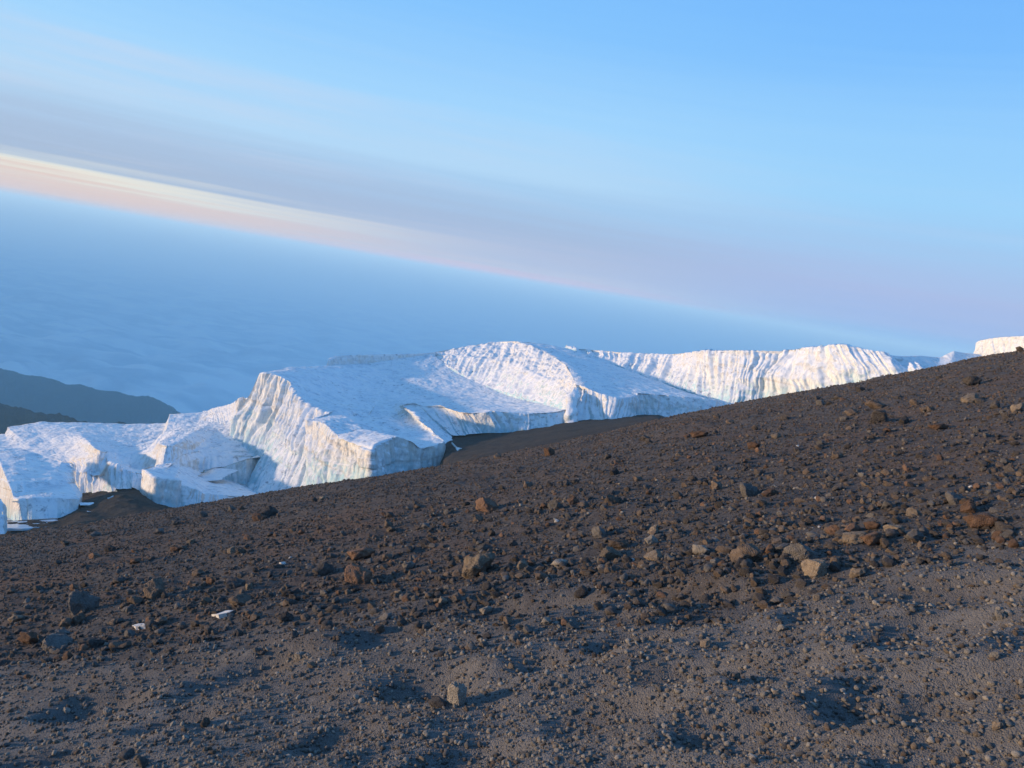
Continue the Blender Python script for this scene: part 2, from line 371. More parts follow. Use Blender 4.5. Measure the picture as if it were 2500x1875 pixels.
class Net:
    """grids that share edges, welded, then roughened along their normals"""
    def __init__(s): s.v = []; s.f = []; s.a = []; s.n = 0
    def grid(s, g, flute=0.0, lump=0.0, hv=None, away=False, u=None):
        n, m = g.shape[:2]; i = np.arange(n*m).reshape(n, m)
        f = np.stack([i[:-1, :-1], i[:-1, 1:], i[1:, 1:], i[1:, :-1]], -1).reshape(-1, 4)
        c = g.reshape(-1, 3)
        nrm = np.cross(c[f[:, 2]]-c[f[:, 0]], c[f[:, 3]]-c[f[:, 1]]); ctr = c[f].mean(1)
        face = (nrm*(-ctr + np.array([0, 0, 25.0]))).sum()
        if (face < 0) != away: f = f[:, ::-1]
        h = np.ones((n, m)) if hv is None else np.broadcast_to(np.asarray(hv, float).reshape(1, -1) if np.ndim(hv) == 1 else hv, (n, m))
        fl = np.full((n, m), float(flute)) if np.isscalar(flute) else np.broadcast_to(flute, (n, m))
        lm = np.full((n, m), float(lump)) if np.isscalar(lump) else np.broadcast_to(lump, (n, m))
        s.v.append(c); s.f.append(f+s.n); uu = np.full((n, m), np.nan) if u is None else np.broadcast_to(np.asarray(u)[:, None], (n, m))
        s.a.append(np.stack([h.ravel(), fl.ravel(), lm.ravel(), uu.ravel()], 1)); s.n += n*m
    def rows(s, rows, n, per, flute=1.0, lump=0.3, hvs=None, away=False, smooth=True, uniform=False, u0=0.0):
        """rows: knot lists of equal length; n samples along, per samples between rows"""
        tp_ = arc_params(rows[0], n) if uniform else None
        cs = [smooth_curve(r, n, tp_) if smooth else resample(r, n) for r in rows]
        per = [per]*(len(rows)-1) if np.isscalar(per) else per
        flute = [flute]*(len(rows)-1) if np.isscalar(flute) else flute
        lump = [lump]*(len(rows)-1) if np.isscalar(lump) else lump
        hvs = hvs or [1-i/(len(rows)-1) for i in range(len(rows))]
        s.u = u0+np.concatenate([[0], np.cumsum(np.linalg.norm(np.diff(0.5*cs[0]+0.5*cs[-1], axis=0), axis=1))])
        for k in range(len(rows)-1):
            t = np.linspace(0, 1, per[k])
            g = cs[k][:, None, :]*(1-t)[None, :, None] + cs[k+1][:, None, :]*t[None, :, None]
            s.grid(g, flute[k], lump[k], hvs[k]*(1-t)+hvs[k+1]*t, away, s.u)
        return cs
    def coons(s, Fc, Bc, Lc, Rc, flute=0.0, lump=0.35):
        n, m = len(Fc), len(Lc); u = np.linspace(0, 1, n)[:, None, None]; v = np.linspace(0, 1, m)[None, :, None]
        g = (1-v)*Fc[:, None]+v*Bc[:, None]+(1-u)*Lc[None]+u*Rc[None] \
            - ((1-u)*(1-v)*Fc[0]+u*(1-v)*Fc[-1]+(1-u)*v*Bc[0]+u*v*Bc[-1])
        s.grid(g, flute, lump)
    def build(s, name, mat, parent=None, fscale=1.0, seed=0.0, **kw):
        v = np.concatenate(s.v); f = np.concatenate(s.f); a = np.concatenate(s.a)
        key = np.round(v*50).astype(np.int64)
        _, first, inv = np.unique(key, axis=0, return_index=True, return_inverse=True); inv = inv.ravel()
        nv = len(first); cnt = np.bincount(inv, minlength=nv)
        av = np.stack([np.bincount(inv, a[:, k], nv)/cnt for k in range(3)], 1)
        hasu = ~np.isnan(a[:, 3]); cu = np.bincount(inv, hasu.astype(float), nv); ua = np.bincount(inv, np.where(hasu, a[:, 3], 0), nv)/np.maximum(cu, 1)
        v = v[first]; f = inv[f]
        ok = np.array([len(set(q)) for q in f.tolist()]) == 4
        tri = f[~ok]; f = f[ok]
        nr = np.zeros((nv, 3))
        fn = np.cross(v[f[:, 2]]-v[f[:, 0]], v[f[:, 3]]-v[f[:, 1]]); fn /= np.linalg.norm(fn, axis=1)[:, None]+1e-9
        for k in range(4): np.add.at(nr, f[:, k], fn)
        nr /= np.linalg.norm(nr, axis=1)[:, None]+1e-9
        hd = nr*np.array([1, 1, 0.25]); hd /= np.linalg.norm(hd, axis=1)[:, None]+1e-9
        wq = v + 1.2*np.stack([pn(v*0.11+seed), pn(v*0.11+7.7), pn(v*0.11+3.1)], 1)
        ua = np.where(cu > 0, ua, 0.7*v[:, 0]-0.7*v[:, 1]) + 0.9*pn(v*0.14+seed) + 0.35*pn(v*0.5+seed)
        def fq_(k, kz, o): return np.stack([ua*k, 0.35*pn(v*0.05+o), v[:, 2]*kz], 1)/fscale + seed + o
        strat = pn(v*np.array([0.02, 0.02, 0.55])+seed)
        rag = 0.55+0.75*np.clip(pn(v*0.07+seed+31)+0.5, 0, 1)
        fl = 2.3*pn(fq_(0.05, 0.02, 80)) + 1.9*(np.abs(pn(fq_(0.17, 0.03, 0)))-0.22) + rag*(1.35*(np.abs(pn(fq_(0.42, 0.07, 40)))-0.22)
             + 0.75*(np.abs(pn(fq_(0.95, 0.12, 60)))-0.22)) + 0.2*strat + 0.20*fbm(v*0.6, 3)
        lm = 0.75*(billow(v*0.13*np.array([1, 1, 1.6])+seed, 3)-0.45) + 0.38*fbm(v*0.42+seed, 3) + 0.28*(billow(v*np.array([0.75, 1.3, 1.0])+seed, 2)-0.35)
        v = v + hd*(av[:, 1]*fl)[:, None] + nr*(av[:, 2]*lm)[:, None]
        me = mesh_from(name, v, f, mat, True, {'hv': av[:, 0]})
        return link(name, me, parent, **kw)

glacier = link('glacier', None, label='long white glacier with fluted ice cliffs running behind the cinder slope', cat='glacier')

# --- main tongue: sunlit left wall, snow top, shaded front and bay
Wrim = [(455,380,193),(510,372,190),(600,395,187),(700,450,184),(745,505,181),(830,600,175),(930,660,170),(1035,712,165),(900,765,158),(1000,800,153),(1085,870,148),(1113,925,144),(1150,935,142),(1250,970,138),(1350,1005,133),(1390,1020,131)]
Wm1 = [(372,560,191),(450,560,187),(560,600,183),(640,640,180),(720,680,177),(790,780,170),(880,840,164),(985,880,158),(900,890,153),(985,930,148),(1060,980,144),(1100,1010,141),(1150,1030,139),(1250,1050,135.5),(1350,1080,131.5),(1393,1090,130)]
Wm2 = [(225,760,187),(330,765,183),(470,800,179),(560,850,176),(640,900,172),(720,980,162),(800,1050,157),(900,1080,151),(880,1090,147),(960,1100,143),(1030,1120,140),(1085,1130,138),(1150,1140,136.5),(1250,1150,134),(1350,1160,130.5),(1395,1170,129)]
Wft = [(198,935,185),(260,985,181),(330,1020,177),(440,1040,174),(455,1060,168),(470,1400,151),(640,1390,147),(800,1375,143),(850,1360,141),(930,1350,139),(1010,1340,137),(1075,1330,135),(1160,1320,133),(1250,1310,131),(1345,1300,129),(1398,1290,128)]
Wft[:5] = [(170,1150,0),(225,1200,0),(290,1250,0),(360,1300,0),(420,1360,0)]
_fd = [185,181,177,172,164,156,153,150,147,145,143,140,138,135,131.5,129.5]
for _k in range(16):
    y0_, y1_ = Wrim[_k][1], Wft[_k][1]; d0_, d1_ = Wrim[_k][2], _fd[_k]
    Wft[_k] = (Wft[_k][0], y1_, d1_)
    for W_ in (Wm1, Wm2): W_[_k] = (W_[_k][0], W_[_k][1], d0_+(d1_-d0_)*(W_[_k][1]-y0_)/(y1_-y0_))
NL = 560
t1 = Net()
cs = t1.rows([K('2', Wrim), K('2', Wm1), K('2', Wm2), K('2', Wft)], NL, 26, flute=[1.1, 1.2, 0.9], lump=0.06, uniform=True)
uW = float(t1.u[-1])
e0 = np.concatenate([np.linspace(cs[k][0], cs[k+1][0], 26) for k in range(3)])
t1.grid(np.stack([e0*(1-f_)+(e0+np.array([7, 16, -4.0]))*f_ for f_ in np.linspace(0, 1, 10)], 0), 0.5, 0.1, 0.6)
Lcurve = cs[0][::-1]                                          # front corner -> back
Frim = K('2', [(1390,1020,131),(1385,985,133),(1450,940,137),(1600,908,141),(1720,950,142),(1790,1000,143),(1880,985,146),(1975,955,150),(1978,930,154),(1900,870,163),(1790,780,173),(1690,690,182),(1640,635,190),(1720,622,192),(1830,650,191),(1960,650,190)]) \
     + K('3', [(390,545,187),(450,562,184),(560,560,184),(620,548,185),(760,562,186),(850,565,187),(960,558,188.5),(1075,540,191)])
Ffoot = K('2', [(1398,1290,129.5),(1405,1285,131.5),(1460,1280,135),(1600,1270,139),(1700,1260,140.5),(1790,1250,141.5),(1880,1240,144.5),(1970,1220,148.5),(1982,1160,153),(1990,1080,161),(2010,1000,169),(2030,970,175),(2038,910,180),(2043,898,182)]) \
      + K('3', [(390,700,182),(440,696,182),(480,688,182),(550,683,182),(600,681,182.5),(680,680,183),(770,676,183.5),(845,675,184),(950,650,185.5),(1070,645,187)])
mixp = lambda a, b, f: tuple((1-f)*np.array(a)+f*np.array(b))
Ffoot[0] = K('2', Wft)[-1]
Fm1 = [mixp(a, b, 0.26) for a, b in zip(Frim, Ffoot)]; Fm1[0] = K('2', Wm1)[-1]
Fm2 = [mixp(a, b, 0.56) for a, b in zip(Frim, Ffoot)]; Fm2[0] = K('2', Wm2)[-1]
NF = 640
cf = t1.rows([Frim, Fm1, Fm2, Ffoot], NF, 26, flute=[0.85, 0.85, 0.8], lump=0.05, uniform=True, u0=uW)
Bk = K('2', [(455,380,193),(540,368,203),(700,327,226),(850,322,238),(995,316,248),(1350,298,266)]) + K('3', [(250,203,282)])
Bcurve = arc(Bk, NF)
Hfoot = [(250,203,282),(370,290,271),(480,350,261),(640,420,248),(780,468,234),(930,510,216),(1060,535,197),(1075,540,191)]
Rk = K('3', Hfoot[::-1])
Rcurve = smooth_curve(Rk, NL, arc_params(Rk, NL))
# even spacing along front so the interior does not bunch
t1.coons(cf[0], Bcurve, Lcurve, Rcurve, lump=0.36)
bd = Bcurve + np.array([0, 10, -30.0])
tt = np.linspace(0, 1, 8)[None, :, None]
t1.grid(Bcurve[:, None]*(1-tt)+bd[:, None]*tt, away=True)
t1.build('ice_tongue', M_ICE, glacier, seed=1.3, label='nearest lobe of the glacier, with a tall sunlit wall on its left')

# --- low ice crest on the skyline behind the tongue
t2 = Net()
_cf = [tuple(np.array(p_)+np.array([0, -1.0, -2.5])) for p_ in K('2', [(1000,318,248),(1080,312,253),(1150,305,257),(1400,285,267),(1750,240,277),(1920,206,282)])]
_cr = K('2', [(1024,262,252),(1060,250,255),(1130,228,259),(1400,222,269),(1750,216,278),(1920,202,283)])
t2.rows([_cr, _cf], 160, 14, flute=0.25, lump=0.2)
t2.rows([_cr, [tuple(np.array(p_)+np.array([1, 14, -6.0])) for p_ in _cr]], 160, 10, flute=0.0, lump=0.2, away=True)
t2.build('ice_crest', M_ICE, glacier, seed=3.0)

# --- domed lobe: rough sunlit hollow, shaded back, front wall
Hf = K('3', [(250,204,282),(370,292,270),(480,352,260),(640,422,247),(780,470,233),(930,512,215),(1075,540,191)])
Hm = K('3', [(250,202,283),(400,225,279),(550,235,271),(720,265,259),(880,320,242),(1010,385,221),(1095,470,198)])
Hr = K('3', [(250,200,284),(450,164,288),(640,136,288),(760,131,281),(930,190,260),(1060,275,235),(1128,400,204)])
NH = 220
t3 = Net()
ch = t3.rows([Hr, Hm, Hf], NH, 36, flute=[0.32, 0.6], lump=[0.95, 0.6])
t3.grid(ch[2][:, None]*(1-np.linspace(0,1,6)[None,:,None])+(ch[2]+np.array([-2.5,-3,-7.0]))[:, None]*np.linspace(0,1,6)[None,:,None], 0.3, 0.6, 0.2)
Gr = K('3', [(1128,400,204),(1180,410,201),(1260,442,198),(1360,470,197),(1440,466,200),(1490,455,204),(1510,442,208),(1700,458,212),(1850,470,215),(1960,488,218),(2062,513,221)])
Gf = K('3', [(1075,640,190),(1150,634,190),(1245,616,191),(1335,620,191),(1400,600,194),(1490,592,201),(1515,592,205),(1700,590,208),(1860,580,211),(1960,570,214),(2062,560,217)])
Gm = [tuple(0.5*np.array(a)+0.5*np.array(b)) for a, b in zip(Gr, Gf)]
Gm[0] = K('3', [(1086,530,192)])[0]; Gf[0] = K('3', [(1070,646,187.3)])[0]
cg = t3.rows([Gr, Gm, Gf], 420, 20, flute=0.75, lump=0.05)
Bt = smooth_curve(K('3', [(760,131,281),(830,136,284),(940,148,287),(1060,172,288)]), 420)
Lt_full = ch[0]; i0 = int(NH*3/6)
Lt = np.stack([np.interp(np.linspace(i0, NH-1, 120), np.arange(NH), Lt_full[:, k]) for k in range(3)], 1)[::-1]
Cf_k = [(1060,172,288),(1200,217,277),(1400,292,264),(1600,367,252),(1800,440,238),(1950,488,228),(2062,513,221)]
Rt = smooth_curve(K('3', Cf_k), 120)[::-1]
t3.coons(cg[0], Bt, Lt, Rt, lump=0.4)
bk2 = np.concatenate([smooth_curve(K('3', [(250,200,284),(450,164,288),(640,136,288),(760,131,281)]), 60), Bt[1:]])
t3.grid(bk2[:, None]*(1-tt)+(bk2+np.array([0, 12, -40.0]))[:, None]*tt, away=True)
t3.build('ice_dome', M_ICE, glacier, seed=5.1, fscale=0.95, label='rounded middle lobe with a rough sunlit hollow facing left')

# --- far ridge of ice
Cf = K('3', Cf_k) + K('4', [(500,700,217),(800,650,209),(1100,600,203),(1300,560,199),(1450,520,196),(1640,470,194)])
Cm = K('3', [(1060,171,289),(1210,200,286),(1430,250,282),(1650,300,276),(1830,340,266),(1945,370,256)]) + K('4', [(280,480,246),(480,472,240),(720,492,246),(1040,420,258),(1220,420,266),(1390,410,275),(1620,425,279)])
Cr = K('3', [(1060,168,291),(1200,180,300),(1450,200,305),(1690,206,305),(1850,194,300),(1950,185,294)]) + K('4', [(310,290,292),(620,287,290),(770,268,284),(960,259,282),(1120,278,284),(1310,332,287),(1600,412,284)])
_cfd = [q[2] for q in Cf_k] + [217,209,203,199,196,194]
def _redepth(pts, add):
    out = []
    for p_, d_ in zip(pts, _cfd):
        p_ = np.array(p_); out.append(tuple(p_/(p_@fw)*(d_+add)))
    return out
Cm = _redepth(Cm, 5.0); Cr = _redepth(Cr, 13.0)
t4 = Net()
cc = t4.rows([Cr, Cm, Cf], 620, 32, flute=[1.05, 1.15], lump=[0.22, 0.06])
t4.grid(cc[2][:, None]*(1-np.linspace(0,1,6)[None,:,None])+(cc[2]+np.array([-2.5,-3,-7.0]))[:, None]*np.linspace(0,1,6)[None,:,None], 0.4, 0.1, 0.0)
t4.grid(cc[0][:, None]*(1-tt)+(cc[0]+np.array([0, 14, -45.0]))[:, None]*tt, away=True)
t4.build('ice_ridge', M_ICE, glacier, seed=8.4, fscale=1.15, label='farther lobe of fluted sunlit ice behind the crest of the slope')

# --- saddle and last dome on the right
t5 = Net()
Sr = K('4', [(1240,322,300),(1400,330,306),(1510,327,310),(1640,338,314),(1700,312,316),(1740,296,317),(1790,306,318),(1860,312,319),(1930,320,320)])
Sf = K('4', [(1240,480,292),(1400,470,294),(1510,460,296),(1640,440,300),(1700,430,302),(1740,420,304),(1790,420,306),(1860,420,308),(1930,420,310)])
ca = t5.rows([Sr, Sf], 130, 40, flute=0.0, lump=0.3)
t5.grid(ca[0][:, None]*(1-tt)+(ca[0]+np.array([0, 14, -40.0]))[:, None]*tt, away=True)
t5.build('snow_saddle', M_ICE, glacier, seed=2.2)
t6 = Net()
Dr = K('4', [(1850,380,327),(1880,300,326),(1910,228,325),(1960,215,322),(2040,202,318),(2150,196,313),(2330,190,305)])
Df = K('4', [(1790,470,320),(1820,470,319),(1870,460,317),(1960,450,313),(2060,440,309),(2160,420,304),(2330,400,296)])
cd = t6.rows([Dr, Df], 150, 44, flute=0.55, lump=0.2)
t6.grid(cd[0][:, None]*(1-tt)+(cd[0]+np.array([4, 18, -45.0]))[:, None]*tt, away=True)
t6.build('ice_dome', M_ICE, glacier, seed=6.2, label='small far dome of lit ice at the right edge above the slope')

# --- terrace: far snowfield left of the tongue with stepped cliffs
R0k = K('p', [(-900,560,165),(-300,540,168),(150,520,168),(340,530,166),(620,440,162),(690,345,159),(800,375,158),(890,390,162),(1010,400,166),(1250,415,168),(1400,405,167),(1560,370,164),(1610,280,161),(1720,295,157),(1850,300,158),(2000,350,165)]) + K('r', [(430,885,172),(700,880,176),(1500,900,180)])
Bk3 = K('1', [(-90,715,214),(0,700,215),(40,692,215),(62,640,219),(320,598,228),(650,600,235),(1000,615,240),(1200,612,240),(1352,604,239),(1372,536,238),(1640,520,247),(1900,458,240),(2000,400,230)])
t7 = Net()
NT_ = 440
F7 = smooth_curve(R0k, NT_)
B7 = arc(Bk3, NT_)
L7 = resample([F7[0], B7[0]], 110); R7 = resample([tuple(F7[-1])]+K('r', [(1450,640,190),(1400,450,202)])+[tuple(B7[-1])], 110)
t7.coons(F7, B7, L7, R7, lump=0.6)
t7.grid(B7[:, None]*(1-tt)+(B7+np.array([0, 8, -35.0]))[:, None]*tt, away=True)
n7 = 14
R1k = K('p', [(-900,650,160),(-300,620,163),(300,570,163),(400,610,161),(610,600,157),(660,690,155),(740,700,154.5),(880,530,157),(1010,530,161),(1180,560,164),(1230,620,163),(1420,640,161),(1590,600,156),(1680,590,152),(1850,520,156),(2000,430,163)]) + K('r', [(430,915,171),(700,905,175),(1520,930,179)])
R2k = K('p', [(-900,700,155),(-300,700,158),(330,680,157),(390,690,156),(540,690,154),(650,730,153),(760,720,152),(880,560,151),(1030,560,150),(1100,625,149),(1180,660,148),(1290,690,147),(1400,690,146),(1560,640,145),(1800,600,152),(2000,560,160)]) + K('r', [(480,990,170),(760,960,174),(1540,960,178)])
R3k = K('p', [(-900,1100,150),(-300,1050,152),(330,980,152),(400,1010,150),(500,1125,148.5),(620,1065,147),(760,1015,145.5),(880,985,144.5),(950,970,144),(1050,950,143),(1150,940,142),(1260,925,141),(1330,965,140),(1420,1100,139),(1800,1100,148),(2000,900,156)]) + K('r', [(480,1200,168),(760,1140,170.8),(1450,1010,176)])
c7 = t7.rows([R0k, R1k, R2k, R3k], NT_, [20, 10, 30], flute=[0.55, 0.25, 0.8], lump=[0.05, 0.12, 0.05], hvs=[1, .5, .8, 0])
t7.build('snow_terrace', M_ICE, glacier, fscale=0.62, seed=4.4, label='low snow terrace left of the tall wall, with stepped ice cliffs')

# --- front step: shelf with blue cliff, in front of the terrace
t8 = Net()
G8f = K('p', [(1425,650,135),(1520,690,132.5),(1620,760,130.5),(1760,775,131.5),(1880,785,132.5),(1930,850,133)]) + K('r', [(300,1395,133),(380,1430,133.5),(440,1440,134),(540,1510,134.5),(820,1530,137),(960,1545,138.5),(1120,1550,140),(1350,1540,143)])
G8b = K('p', [(1640,600,153),(1760,560,156),(1900,520,159)]) + K('r', [(100,1040,161),(220,1070,163),(330,1110,165),(450,1160,167),(560,1215,169),(640,1255,169.7),(760,1285,169.7),(870,1310,169.2),(1050,1345,168.7),(1200,1400,167.7),(1350,1480,166.2)])
G8t = K('p', [(1405,1130,133),(1480,1180,131),(1600,1225,129),(1760,1270,130),(1880,1290,131),(1930,1300,131.5)]) + K('r', [(300,1690,131.5),(380,1690,132),(440,1690,132.5),(540,1690,133),(820,1690,135.5),(960,1690,137),(1120,1690,138.5),(1350,1690,141)])
N8 = 340
f8, b8 = smooth_curve(G8f, N8), smooth_curve(G8b, N8)
l8 = resample([f8[0], b8[0]], 70); r8 = resample([f8[-1], b8[-1]], 70)
t8.coons(f8, b8, l8, r8, lump=np.broadcast_to(0.12+0.55*np.linspace(0,1,70)[None,:], (340,70)))
t8.rows([G8f, [tuple(.5*np.array(a)+.5*np.array(b)) for a, b in zip(G8f, G8t)], G8t], N8, 24, flute=0.55, lump=0.06)
lf = K('p', [(1405,1130,132),(1400,1000,142),(1500,700,152)])
t8.rows([[tuple(l8[0]), tuple(l8[35]), tuple(l8[-1])], lf], 70, 24, flute=0.4, lump=0.05)
t8.build('ice_shelf', M_ICE, glacier, fscale=0.8, seed=9.9, label='low ice shelf with a blue shaded front, below the terrace')

# --- low wall running left from the foot of the tall wall
t9 = Net()
W9r = K('r', [(590,1180,169.5),(640,1150,170),(760,1150,170),(870,1125,170),(1050,1060,170),(1200,1015,170),(1300,980,173),(1400,935,179)])
W9f = K('r', [(585,1240,169),(640,1265,169),(760,1295,169),(870,1320,168.5),(1050,1355,168),(1200,1410,167),(1300,1470,169),(1400,1530,174)])
c9 = t9.rows([W9r, W9f], 130, 30, flute=0.25, lump=0.05)
t9.rows([W9r, [tuple(np.array(p)+np.array([2, 9, -1.0])) for p in W9r]], 130, 16, flute=0.0, lump=0.25)
t9.build('ice_wall', M_ICE, glacier, fscale=0.7, seed=12.5)
# slab lying at its foot
t9b = Net()
S9 = K('r', [(440,1275,157),(480,1260,159),(620,1262,161),(760,1275,161),(850,1292,160)])
S9f = K('r', [(450,1300,155.5),(520,1330,156),(620,1332,157),(760,1325,157.5),(850,1312,158.5)])
t9b.rows([[tuple(np.array(p)+np.array([1, 6, .4])) for p in S9], S9, S9f], 60, 10, flute=0.06, lump=0.12)
t9b.build('ice_slab', M_ICE, glacier, fscale=0.5, seed=2.5)

# --- spire standing at the back end of the tall wall
ta = Net()
def column(net, rings, n=26, flute=0.3, lump=0.3, cap=True):
    """rings: (center xyz, radius x, radius y) from top to bottom"""
    a = np.linspace(0, 2*math.pi, n)
    g = np.stack([np.stack([c[0]+rx*np.cos(a), c[1]+ry*np.sin(a), np.full(n, c[2])], 1) for c, rx, ry in rings], 1)
    g2 = np.concatenate([np.repeat(np.array(rings[0][0])[None, None]+np.zeros((n, 1, 3)), 1, 1), g], 1)
    net.grid(g2, flute, lump, np.linspace(1, 0.4, g2.shape[1]))
def ringset(frame, specs, n=14):
    ox, oy, s = FR[frame]; out = []
    ys = np.linspace(specs[0][1], specs[-1][1], n)
    for y in ys:
        x = np.interp(y, [q[1] for q in specs], [q[0] for q in specs]); wd = np.interp(y, [q[1] for q in specs], [q[2] for q in specs]); dd = np.interp(y, [q[1] for q in specs], [q[3] for q in specs])
        p = pix(ox+x/s, oy+y/s, dd); rad = wd/2/s/F_PX*dd
        out.append((p, rad, rad*0.9))
    return out
column(ta, ringset('r', [(1150, 118, 30, 196), (1135, 150, 130, 196), (1120, 260, 150, 196), (1110, 420, 190, 195), (1090, 520, 220, 194)]), flute=0.5, lump=1.0)
column(ta, ringset('r', [(1070, 145, 40, 198), (1065, 170, 80, 198), (1080, 300, 110, 198), (1080, 480, 150, 197)]), flute=0.5, lump=0.9)
ta.build('ice_spire', M_ICE, glacier, fscale=0.5, seed=7.1)
tn = Net()
column(tn, ringset('3', [(1122,408,22,202),(1106,470,40,196),(1092,560,60,190),(1086,665,84,187)], 22), n=34, flute=0.4, lump=0.5)
tn.build('ice_buttress', M_ICE, glacier, fscale=0.5, seed=5.6)
# lit bank behind the spire
tb = Net()
tb.rows([K('r', [(570,330,232),(760,270,228),(1030,190,222),(1200,160,218)]), K('r', [(620,370,224),(830,412,214),(1000,420,206),(1150,430,200)]), K('r', [(620,500,214),(830,520,206),(1000,520,200),(1150,520,196)])], 90, 20, flute=0.2, lump=0.6)
tb.build('ice_bank', M_ICE, glacier, fscale=0.6, seed=7.9)
# ------------------------------------------------------------------ ice block on the left with its ledge
Q = lambda pts: K('q', pts)
blk = [
 [(-140,70,158),(-40,70,153),(150,78,153),(400,120,151),(600,190,148),(780,255,145),(950,310,142),(1000,322,141),(1110,345,142)],
 [(-140,300,150),(0,330,135),(200,340,135),(420,360,135),(620,400,136),(800,430,136),(890,440,136),(930,455,136),(1190,420,140)],
 [(-60,540,135),(130,650,117),(260,640,118.5),(450,640,120.5),(640,612,123),(850,600,125),(960,600,126.5),(1045,590,128),(1205,560,139)],
 [(-60,700,132),(190,780,114.5),(265,830,115.5),(480,780,117.5),(660,730,120),(860,690,123),(1000,680,125),(1100,660,127),(1215,650,138)],
 [(-60,850,130),(215,905,112),(300,915,111),(520,905,111.5),(720,910,112.5),(930,900,114),(1130,910,116),(1290,920,118),(1330,830,135)],
 [(-40,1150,127),(222,1265,110.5),(330,1258,110),(520,1248,110),(720,1236,110.7),(930,1226,112),(1110,1205,114),(1245,1185,116),(1320,1010,132)]]
tc_ = Net()
tc_.rows([Q(r) for r in blk], 260, [36, 34, 20, 18, 34], flute=[0, 0.02, 0.15, 0.02, 0.09], lump=[0.3, 0.3, 0.1, 0.25, 0.05], hvs=[1, 1, 1, .7, .8, 0], smooth=False)
ib = tc_.build('ice_block', M_ICE, None, fscale=0.7, seed=3.7, label='square-fronted ice block with a snow ledge, standing on the frozen pool at left', cat='ice block')
td = Net()
td.rows([Q([(-160,900,112),(-60,900,110),(10,930,106),(60,985,105)]), Q([(-160,960,100),(-60,960,100),(5,960,100),(62,1010,101)]),
         Q([(-160,1490,97),(-60,1490,97),(15,1490,97),(40,1450,98.5)])], 60, 26, flute=[0, .3], lump=.25)
td.build('ice_block', M_ICE, None, fscale=0.5, seed=1.7, label='sliver of blue shaded ice at the left edge, in front of the larger ice block', cat='ice block')

# frozen pool in front of the block
tp = Net()
tp.rows([Q([(20,1225,112),(250,1225,113),(600,1215,114),(950,1200,115),(1240,1178,117),(1400,1195,116),(1450,1215,114.5)]),
         Q([(-40,1480,97),(100,1400,101),(400,1395,101.5),(640,1375,103),(1000,1338,105),(1300,1300,108),(1452,1225,113.5)]),
         Q([(-40,1520,97),(100,1440,101),(400,1430,101.5),(640,1400,103),(1000,1360,105),(1300,1320,108),(1452,1240,113.5)])], 90, [26, 5], flute=0, lump=[0.10, 0.05])
def pool_material():
    m, t, b = new_mat('frozen_pool')
    g = t.new('ShaderNodeNewGeometry'); p = g.outputs['Position']
    n = t.noise(t.scale_vec(p, (0.12, 0.5, 0.3)), 1.0, 5, 0.6)
    t.link(t.ramp(n, [(0.3, (0.42, 0.52, 0.62)), (0.6, (0.60, 0.68, 0.74)), (0.8, (0.76, 0.79, 0.80))]), b.inputs['Base Color'])
    b.inputs['Roughness'].default_value = 0.3
    return m
tp.build('frozen_pool', pool_material(), None, seed=0.4, kind='structure')

# ------------------------------------------------------------------ valley between the slope and the ice
yc = lambda x: float(np.interp(x, CREST[:, 0], CREST[:, 1]))
VAL = [(-250, (1360,97),(1325,106),(1310,114),(1285,130),(1240,175)), (-100, (1338,97),(1305,104),(1296,110),(1275,125),(1235,172)), (10, (1318,96),(1292,103),(1279,108),(1265,116),(1215,170)),
 (60,(1312,96),(1296,101),(1280,106),(1262,118),(1212,170)), (100,(1302,97),(1292,101),(1278,107),(1256,119),(1210,170)), (150,(1294,97),(1285,103),(1272,108),(1252,120),(1205,170)),
 (198,(1282,99),(1258,108),(1237,118),(1219,142),(1175,170)), (240,(1274,101),(1248,110),(1226,118),(1207,144),(1170,170)), (291,(1265,103),(1240,111),(1210,119),(1199,144),(1160,170)),
 (340,(1254,104),(1240,111),(1219,119),(1193,144),(1160,170)), (400,(1246,104),(1244,112),(1238,120),(1235,135),(1190,170)), (470,(1246,104),(1246,112),(1246,120),(1248,135),(1215,170))]
for x in (600, 750, 900): VAL.append((x, (yc(x)+28,105),(yc(x)+30,115),(yc(x)+32,125),(yc(x)+34,140),(yc(x)+12,185)))
VAL += [(1000,(1178,105),(1180,115),(1178,127),(1174,142),(1135,185)), (1062,(1166,103),(1168,117),(1166,135),(1160,150),(1095,190)), (1086,(1148,103),(1142,116),(1122,136),(1098,160),(1060,193)), (1120,(1138,100),(1128,115),(1106,138),(1087,161),(1056,196)),
 (1200,(1118,96),(1107,111),(1090,139),(1072,171),(1046,198)), (1300,(1096,95),(1087,112),(1072,140),(1055,175),(1036,202)), (1400,(1074,95),(1063,112),(1054,140),(1041,173),(1022,200)),
 (1500,(1052,95),(1043,112),(1039,140),(1029,178),(1015,210)), (1600,(1033,95),(1027,112),(1024,140),(1020,182),(1009,220))]
for x in (1720, 1900, 2100, 2300, 2500, 2800): VAL.append((x, (yc(x)+22,98),(yc(x)+28,115),(yc(x)+32,145),(yc(x)+36,190),(yc(x)+34,260)))
tv = Net()
vrows = [[tuple(pix(v[0], yc(v[0])+38, 80)) for v in VAL]] + [[tuple(pix(v[0], *v[k])) for v in VAL] for k in range(1, 6)]
vrows.append([tuple(np.array(p)+np.array([0, 60, -45])) for p in vrows[-1]])
tv.rows(vrows, 420, [22, 26, 30, 36, 36, 12], flute=0.0, lump=0.45)
tv.build('valley_floor', M_VALLEY, None, seed=14.0, kind='structure')

